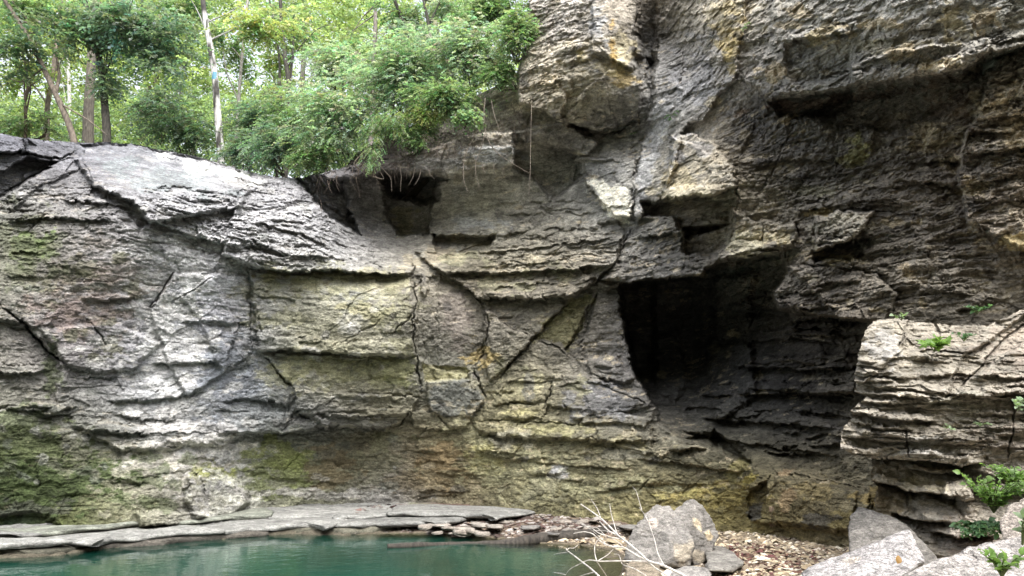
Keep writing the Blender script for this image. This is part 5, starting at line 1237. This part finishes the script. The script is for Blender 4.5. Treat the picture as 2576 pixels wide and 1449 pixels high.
tree("slanting_tree", "dark slanting trunk near the top between the grey trunk and the cliff", [(1030, 110), (1018, 60), (1000, 20), (980, -30)], 13, 22, DK, [(1030, 30, .5, 120, 80, 220, "mid", .085)], g)
tree("fork_tree", "small dark fork near the top left of the buttress", [(1085, 90), (1075, 40), (1060, -20)], 9, 21.5, DK, [(1120, 10, .3, 110, 70, 200, "pale", .08)], g, limbs=[([(1080, 60, 0), (1100, 20, 0), (1120, -30, 0)], 6)])
tree("far_tree", "hazy trunk far back right of the ivy clad trunk", [(391, 340), (390, 260), (394, 160), (398, 60)], 13, 29, (.22, .21, .19), [(400, 130, 1, 130, 120, 180, "yel", .12)], g)
tree("far_tree", "hazy trunk far back half way between the ivy clad trunk and the birch", [(452, 340), (455, 240), (458, 150), (462, 40)], 10, 31, (.20, .19, .17), [(480, 160, 1, 120, 120, 160, "lime", .12)], g)
tree("far_tree", "hazy trunk far back seen over the shrubs right of the dark trunk", [(760, 250), (762, 160), (765, 60)], 14, 31, (.24, .22, .20), [(820, 110, 1, 120, 100, 170, "lime", .12)], g)

def shrub(name, label, px, py, Y, rx, ry, n, colr, size, rg, group=None, stem=6, flow=(0, -.6, -.2), cat="shrub", nl=11, ln=5.0):
    c = at(px, py, Y); r = np.array([PX(rx, Y), PX((rx + ry) / 2.6, Y), PX(ry, Y)])
    root = empty(name, Vector(c - (0, 0, r[2]))); tag(root, label, cat, group)
    n = int(n * 1.9); size *= .86
    P_, ax = clumpy(rg, n, c, r * 1.25, max(28, n // 11), .27, False)
    ax = unit(ax * (1, 1, .5) + np.asarray(flow) * .8)
    cols = np.asarray(LP[colr]) * rg.uniform(.7, 1.35, (n, 1)) * (1 + .12 * rg.normal(size=(n, 3)))
    a, d, s_, cc_ = sprays(P_, ax, rg, nl, size * ln, size, np.abs(cols), .4, .22)
    b = Bag(); b.add(*leaves(a, d, s_, LEAF_SIMPLE, cc_, rg)); b.make("foliage", M_LEAF, root, smooth=False)
    b = Bag(); s0 = c + (0, r[1] * .5, -r[2] * .95)
    for k in range(stem):
        e0 = P_[rg.integers(0, n)]; q = s0 + rg.normal(0, .12, 3) * (r[0], .3, .3)
        V, F, _ = tube([q, (q + e0) / 2 + rg.normal(0, .15, 3), e0], [.022, .014, .005], 5, 2, .06); b.add(V, F, (.11, .09, .07))
    b.make("stems", M_BARK, root)
    return root
SH = "leafy shrubs along the cliff top"
shrub("shrub", "dark green shrub behind the lip left of the birch trunk", 470, 330, 20.6, 110, 75, 330, "dark", .075, g, SH)
shrub("shrub", "dark green shrub with spreading top between the ivy clad trunk and the birch", 400, 270, 22, 100, 90, 300, "blue", .08, g, SH)
shrub("shrub", "low dark shrub just right of the birch foot", 620, 370, 19.8, 70, 60, 240, "blue", .075, g, SH)
shrub("shrub", "sage green shrub at the low end of the lip", 705, 365, 18.6, 85, 75, 340, "blue", .07, g, SH)
shrub("shrub", "large pale green shrub spilling over the cliff edge in the middle", 850, 290, 18.0, 140, 110, 900, "pale", .07, g, SH)
shrub("shrub", "large pale green shrub between the spilling shrub and the buttress", 1010, 180, 17.9, 145, 120, 1000, "pale", .07, g, SH)
shrub("shrub", "pale green shrub touching the left side of the buttress", 1185, 130, 17.5, 125, 95, 700, "pale", .07, g, SH)
shrub("shrub", "bright green shrub top cut by the upper edge beside the buttress", 1230, 25, 18.0, 110, 70, 420, "mid", .07, g, SH)
shrub("shrub", "pale shrub top in front of the grey trunk by the white sky", 850, 160, 19.5, 110, 70, 360, "pale", .075, g, SH)
shrub("shrub", "green shrub hanging low on the ledge below the buttress shrub", 1120, 245, 17.0, 110, 45, 380, "mid", .065, g, SH)
shrub("shrub", "small green shrub clinging to the buttress foot", 1265, 180, 16.9, 50, 40, 160, "mid", .06, g, SH)
shrub("shrub", "green shrub on the soil slope under the large spilling shrub", 790, 390, 18.0, 80, 42, 300, "mid", .065, g, SH)
shrub("shrub", "dark shrub filling the gap behind the low end of the lip", 660, 300, 20.8, 100, 100, 330, "blue", .08, g, SH)
shrub("shrub", "green shrub behind the large spilling shrub's left shoulder", 750, 300, 19.8, 90, 100, 330, "mid", .08, g, SH)
shrub("shrub", "deep green shrub behind the pale shrubs near the dark fork", 1090, 120, 19.3, 120, 100, 360, "blue", .08, g, SH)
shrub("shrub", "low green shrub on the far left behind the dark rocks", 60, 315, 19.8, 120, 34, 200, "mid", .075, g, SH)
shrub("shrub", "small green shrub on the earth above the dark notch", 1040, 345, 17.4, 60, 30, 120, "mid", .06, g, SH)
shrub("shrub", "narrow green shrub climbing the left edge of the buttress", 1300, 80, 16.6, 42, 85, 260, "mid", .065, g, SH)
CR = "yellow green creepers hanging from the ledge"
shrub("creeper", "yellow green creeper hanging in a tail at the lowest point of the greenery", 935, 385, 16.9, 34, 60, 60, "mid", .045, g, CR, cat="creeper", flow=(0, -.2, -1.2), ln=4)
shrub("creeper", "wide yellow green creeper carpet above the tail", 985, 310, 17.1, 85, 45, 190, "mid", .05, g, CR, cat="creeper", flow=(0, -.4, -.8), ln=4)
shrub("creeper", "yellow green creeper under the large middle shrub", 1070, 285, 17.0, 70, 30, 200, "yel", .05, g, CR, cat="creeper", flow=(0, -.4, -.8), ln=4)
shrub("creeper", "broad leaved green creeper at the top of the hanging roots", 1170, 285, 16.6, 42, 24, 60, "mid", .10, g, cat="creeper", flow=(0, -.4, -.8), ln=3, nl=6)

def woods(name, label, n, x0, x1, y0, y1, Y0, Y1, size, cols, rg, gate, sd):
    """far woods: leafy twigs by the thousand, in drifts with sky between"""
    px, py, Y = rg.uniform(x0, x1, n), rg.uniform(y0, y1, n), rg.uniform(Y0, Y1, n)
    P = at(px, py, Y)
    q = fbm(P[:, 0] * .45, P[:, 1] * .25, P[:, 2] * .55, 3, sd) + .35 * noise3(P[:, 0] * 1.6, P[:, 1] * .6, P[:, 2] * 1.8, sd + 5)
    P = P[q > gate]; n = len(P)
    ax = unit(rg.normal(size=(n, 3)) * (1, 1, .25))
    c = np.asarray([LP[k] for k in cols])[rg.integers(0, len(cols), n)] * rg.uniform(.6, 1.5, (n, 1))
    a, d, s_, cc_ = sprays(P, ax, rg, 9, size * 4.5, size, c, .2, .3)
    b = Bag(); b.add(*leaves(a, d, s_, LEAF_SIMPLE, cc_, rg)); o = b.make(name, M_LEAF, smooth=False)
    return tag(o, label, kind="stuff")
woods("distant_woods", "sunlit yellow green woods behind the cliff top", 34000, -120, 1360, -120, 420, 27, 42, .14, ("lime", "yel", "yel", "mid"), g, .0, 201)
woods("undergrowth", "bright undergrowth between the trunks behind the lip", 7000, -120, 1000, 240, 440, 24, 30, .09, ("yel", "mid", "mid", "blue"), g, -.15, 207)

# ---- roots and vines hanging from the ledge
def z2(l): return [(859 + x / 3.0, y / 3.0) for x, y in l]
RT = [([(1085, 740), (1075, 850), (1085, 1000), (1120, 1090), (1190, 1170), (1300, 1240), (1420, 1310)], .016, "long root curving right across the hanging lip"),
      ([(1075, 890), (1000, 1030), (950, 1130), (920, 1220), (922, 1380), (960, 1460)], .018, "thickest root, hanging straight left of the grey lip"),
      ([(1130, 755), (1150, 860), (1190, 980), (1250, 1060), (1310, 1095)], .013, "short arched root right of the long one"),
      ([(1435, 790), (1428, 1050), (1425, 1300), (1415, 1440), (1430, 1530)], .010, "thin straight vine hanging alone right of the roots"),
      ([(1085, 1010), (1050, 1130), (1010, 1230), (1010, 1310), (1045, 1430)], .014, "root hanging beside the thickest one to its right"),
      ([(1065, 1240), (1070, 1290), (1092, 1312)], .010, "short hooked root tip under the grey lip, leftmost of three"),
      ([(1150, 1240), (1150, 1290), (1162, 1326)], .010, "short root tip under the middle of the grey lip"),
      ([(1220, 1255), (1222, 1318)], .009, "short straight root tip under the right end of the grey lip"),
      ([(300, 1260), (345, 1310), (375, 1345), (380, 1449)], .013, "root at the left end of the dark notch"),
      ([(440, 1250), (452, 1330), (445, 1449)], .011, "straight root second from the left over the dark notch"),
      ([(556, 1262), (540, 1340), (505, 1402)], .012, "forked root tip over the middle of the dark notch"),
      ([(600, 1280), (588, 1340), (550, 1400)], .011, "slanting root right of the forked tip"),
      ([(655, 1280), (668, 1320), (705, 1352)], .009, "thin root bending right at the right end of the dark notch")]
for pl, rd, lb in RT:
    q = z2(pl); Y = surfY(*q[0]) - .12
    Y = min(Y, *(surfY(*p) - .06 for p in q))
    b = Bag(); V, F, _ = tube([at(x, y, Y + rng.normal(0, .02)) for x, y in q], np.linspace(rd * .75, rd * .3, len(q)), 6, 2, .12); b.add(V, F, (.15, .125, .10))
    tag(b.make("hanging_root", M_BARK), lb, "root", "roots hanging from the ledge")

b = Bag(); rh = np.random.default_rng(33)
for _ in range(220):                                  # brown rootlets and dead stems matted along the earth of the ledge
    x = rh.uniform(800, 1330); y = np.interp(x, [800, 900, 1000, 1100, 1200, 1300], [430, 410, 380, 350, 320, 300]) + rh.normal(0, 26)
    Y = surfY(x, y) - .04; l = rh.uniform(15, 55); dx = rh.normal(0, 12)
    P = [at(x, y, Y), at(x + dx * .5, y + l * .55, min(Y, surfY(x + dx * .5, y + l * .55) - .03)), at(x + dx + rh.normal(0, 6), y + l, min(Y, surfY(x + dx, y + l) - .03))]
    V, F, _ = tube(P, [.005, .004, .0015], 4); b.add(V, F, np.array((.085, .065, .05)) * rh.uniform(.6, 1.6))
tag(b.make("rootlets", M_BARK), "mat of brown rootlets and dead stems along the earth rim of the ledge", kind="stuff")

# ---- small plants on the rock
def plant(name, label, px, py, Y, spread, n, size, colr, rg, cat="plant", group=None, tall=.5, shape=None, fall=0.0):
    c = at(px, py, Y); root = empty(name, Vector(c)); tag(root, label, cat, group)
    sb, fb = Bag(), Bag()
    k = max(3, n // 7)
    for i in range(k):
        a = rg.uniform(0, 6.3); h = spread * rg.uniform(.5, 1.1)
        e = c + np.array([math.cos(a) * h * .8, math.sin(a) * h * .5 - .25 * spread, h * tall - fall * spread * rg.uniform(.2, 1)])
        m = (c + e) / 2 + (0, 0, .15 * spread)
        V, F, Q = tube([c, m, e], [.006, .004, .002], 5); sb.add(V, F, (.10, .13, .05))
        nl = max(3, n // k); t = np.linspace(.3, 1, nl); P = np.stack([np.interp(t * (len(Q) - 1), np.arange(len(Q)), Q[:, j]) for j in range(3)], -1)
        d = unit(Q[-1] - Q[0])[None] * .5 + rg.normal(0, .7, (nl, 3)) * (1, 1, .35); d[:, 1] -= .3
        cols = np.asarray(LP[colr])[None] * rg.uniform(.7, 1.35, (nl, 1))
        fb.add(*leaves(P, d, size * rg.uniform(.6, 1.2, nl), shape or LEAF_FINE, cols, rg, up=(0, -.5, 1), tw=.3))
    sb.make("stem", M_BARK, root); fb.make("leaves", M_LEAF, root)
    return root
def maple():
    a = [(0, 0), (.16, .1), (.5, .05), (.36, .3), (.62, .55), (.3, .58), (.22, .75), (0, 1.05)]
    R = [(x, y, .12 * abs(x) - .12 * y * y) for x, y in a]; n = len(R)
    V = R + [(-x, y, z) for x, y, z in R]
    F = []
    for i in range(1, n - 1): F.append((0, i, i + 1, n - 1) if i + 1 < n - 1 else (0, i, n - 1, n - 1))
    F = [(0, 1, 2, 3), (0, 3, 4, 5), (0, 5, 6, 7)]
    F += [tuple(n + j for j in f[::-1]) for f in F]
    return np.array(V), np.array(F)
MAPLE = maple()
LP["fresh"] = (.15, .25, .07); LP["deep"] = (.07, .14, .065)
plant("maple_seedling", "bright green lobed leaf seedling on top of the pale outcrop", 2350, 885, 8.2, .27, 48, .10, "fresh", g, shape=MAPLE)
plant("small_plant", "small dark green plant just right of the lobed seedling", 2425, 858, 8.3, .16, 30, .05, "deep", g)
plant("small_plant", "dark green tuft growing on the wall above the outcrop", 2458, 790, 9.0, .18, 36, .06, "deep", g)
plant("small_plant", "thin grass like plant at the top edge of the outcrop", 2268, 806, 8.6, .12, 16, .05, "mid", g)
plant("small_plant", "green plant at the right edge above the layered beds", 2552, 1020, 7.7, .24, 40, .055, "mid", g, fall=.6)
plant("small_plant", "tiny plant on the layered beds, right one of two", 2470, 1070, 7.9, .12, 18, .04, "mid", g, fall=.4)
plant("small_plant", "tiny plant on the layered beds, left one of two", 2395, 1082, 8.0, .11, 14, .04, "mid", g, fall=.4)
plant("fern", "small fern hanging on the leaning slab right of the buttress", 1690, 290, surfY(1690, 290) - .08, .22, 40, .06, "deep", g, cat="fern", fall=1.0)
plant("fern", "tiny fern in the crack under the buttress", 1594, 338, surfY(1594, 338) - .06, .16, 24, .05, "deep", g, cat="fern", fall=.6)
plant("grass_tuft", "thin green weed on the yellow stain at the top of the wall", 1880, 60, surfY(1880, 60) - .06, .2, 18, .06, "mid", g, cat="weed", fall=1.0)
plant("leafy_bush", "leafy green bush between the outcrop and the right edge", 2500, 1290, 6.9, .40, 420, .055, "fresh", g, cat="bush", tall=.75)
plant("leafy_bush", "darker drooping bush under the leafy bush by the boulders", 2462, 1330, 7.0, .34, 380, .055, "deep", g, cat="bush", tall=.2, fall=.3)
plant("leafy_bush", "light green bush top at the right edge above the leafy bush", 2555, 1232, 7.0, .32, 260, .055, "fresh", g, cat="bush", tall=.6)
plant("foreground_plant", "broad leaved plant in the bottom right corner in front of the whitish boulder", 2520, 1450, 4.3, .18, 50, .055, "fresh", g, tall=.8)
plant("foreground_plant", "thin leafy shoot at the right edge over the foreground boulder", 2572, 1370, 4.3, .20, 26, .055, "mid", g, tall=1.0)

# ---- bleached dead branch, log and litter
def z4(l): return [((2200 + x / 3.22) / 1.5652, (1900 + y / 3.22) / 1.5652) for x, y in l]
br = [([(1680, 1240), (1600, 1190), (1330, 1050), (1130, 1000), (1080, 940), (980, 850), (860, 750), (750, 670), (650, 560), (530, 450), (420, 370), (280, 275)], .016, .0),
      ([(530, 440), (490, 330), (410, 212)], .006, 1.4), ([(740, 650), (700, 520), (665, 400), (645, 270)], .007, 1.0), ([(1100, 980), (980, 920), (820, 815), (720, 825), (600, 790), (520, 740), (440, 650), (330, 620), (190, 645)], .011, .5),
      ([(750, 670), (640, 620), (570, 550), (515, 492)], .011, 1.0), ([(830, 720), (690, 640), (580, 610), (440, 610)], .008, .8), ([(800, 720), (640, 690), (500, 640), (400, 560), (330, 550), (225, 575)], .007, .8),
      ([(1480, 1240), (1400, 1190), (1230, 1090), (1130, 1000)], .014, .1), ([(1130, 1000), (800, 995), (500, 1000), (380, 975), (290, 1020), (130, 1100), (95, 1160)], .008, .3), ([(500, 990), (620, 920), (690, 845)], .006, .5),
      ([(480, 990), (455, 900), (455, 790), (500, 720)], .007, .6), ([(480, 1000), (540, 1090), (590, 1160), (640, 1240)], .008, .6), ([(1110, 1180), (960, 1090), (800, 1040), (790, 990), (765, 910), (700, 905)], .006, .2),
      ([(820, 815), (740, 740), (600, 680), (480, 560), (380, 590)], .005, .7), ([(600, 790), (540, 700), (360, 560), (260, 490)], .004, .8),
      ([(1330, 1040), (1250, 890), (1220, 740), (1190, 650), (1140, 500), (1080, 390), (1020, 315)], .006, .2), ([(1050, 340), (1010, 200), (980, 100), (935, 52)], .004, .4)]
br2 = [([(560, 1260), (510, 1190), (420, 1100), (300, 1010), (200, 930), (100, 860), (95, 835)], .012, .2), ([(100, 860), (130, 830), (190, 835), (245, 790)], .006, .4), ([(200, 830), (215, 860)], .004, .4), ([(110, 885), (0, 900), (-60, 910)], .006, .4), ([(440, 1140), (270, 1185), (180, 1230)], .007, .2), ([(90, 1170), (0, 1150), (-60, 1140)], .006, .2)]
for q, (grp, nm, lb) in enumerate(((br, "dead_branch", "bleached white dead branch reaching over the pool from the bottom edge"), (br2, "dead_branch", "smaller bleached branch lying low left of the larger white one"))):
    root = empty(nm, Vector(at(1110, 1449, 7.0))); tag(root, lb, "branch")
    for i, (pl, rd, off) in enumerate(grp):
        pp = z4(pl); n = len(pp)
        Ys = np.linspace(7.4 + off * .9, 7.4 + off * .9 + (1.3 if i == 0 else .45), n)
        if i == 0: Ys = np.linspace(6.7, 8.3, n)
        b = Bag(); V, F, _ = tube([at(x, y, Y) for (x, y), Y in zip(pp, Ys)], np.linspace(rd * .85, rd * .35, n), 7, i, .10); b.add(V, F, (.50, .465, .42))
        b.make("main_stem" if i == 0 else "twig", M_BLEACH, root)
b = Bag()
lg = [(975, 1376, .02), (1030, 1373, .025), (1090, 1372, .0), (1190, 1373, -.05), (1290, 1368, .0), (1340, 1357, .05), (1420, 1350, .09), (1490, 1342, .12), (1545, 1328, .16)]
V, F, _ = tube([atz(x, y, z) for x, y, z in lg], [.05, .06, .05, .07, .08, .10, .10, .09, .06], 10, 5, .08); b.add(V, F, (.05, .043, .035))
tag(b.make("log", M_BARK), "dark waterlogged log half sunk along the far shore of the pool", "log")
for i, (pl, lb) in enumerate((([(1040, 1322), (1080, 1326), (1108, 1320)], "thin dark stick lying across the left end of the leaf litter"), ([(1260, 1330), (1300, 1316), (1350, 1310)], "thin stick lying in the middle of the leaf litter"), ([(1120, 1310), (1135, 1296), (1150, 1288)], "short stick propped in the leaf litter behind the long flat stone"))):
    b = Bag(); V, F, _ = tube([atz(x, y, ground_z_at_px(x, y) + .04) for x, y in pl], [.016, .014, .008], 6, i, .08); b.add(V, F, (.13, .09, .07)); tag(b.make("stick", M_BARK), lb, "stick")
z = ground_z_at_px(28, 1338); c = atz(28, 1338, z)
n = 18; a = np.linspace(0, 2 * math.pi, n, endpoint=False); V = [(c[0], c[1], c[2] + .09)]
for k, (r_q, h) in enumerate(((.06, .085), (.10, .05), (.13, .01))): V += [(c[0] + r_q * math.cos(t_) * (1 + .35 * rng.normal()), c[1] + .6 * r_q * math.sin(t_), c[2] + h * (1 + .3 * rng.normal())) for t_ in a]
F = [(1 + k * n + i, 1 + (k + 1) * n + i, 1 + (k + 1) * n + (i + 1) % n, 1 + k * n + (i + 1) % n) for k in range(2) for i in range(n)] + [(0, 1 + i, 1 + (i + 1) % n, 1 + (i + 2) % n) for i in range(0, n, 2)]
m, t, p, N, L = new_mat("crumpled_plastic"); p.inputs["Base Color"].default_value = (.75, .80, .86, 1); p.inputs["Roughness"].default_value = .4
tag(mesh_obj("litter", np.array(V), np.array(F), m, smooth=False), "crumpled white scrap of litter on the shelf at the left edge", "litter")
P = at(2258, 1418, 6.45); rg = np.random.default_rng(4)
b = Bag(); b.add(*leaves(np.array([P]), np.array([(.4, .3, .8)]), .075, LEAF_FINE, np.array([(.30, .17, .05)]), rg, up=(.8, -.4, .7))); tag(b.make("fallen_leaf", M_LEAF), "curled ochre fallen leaf on the rough wedge boulder", "leaf")
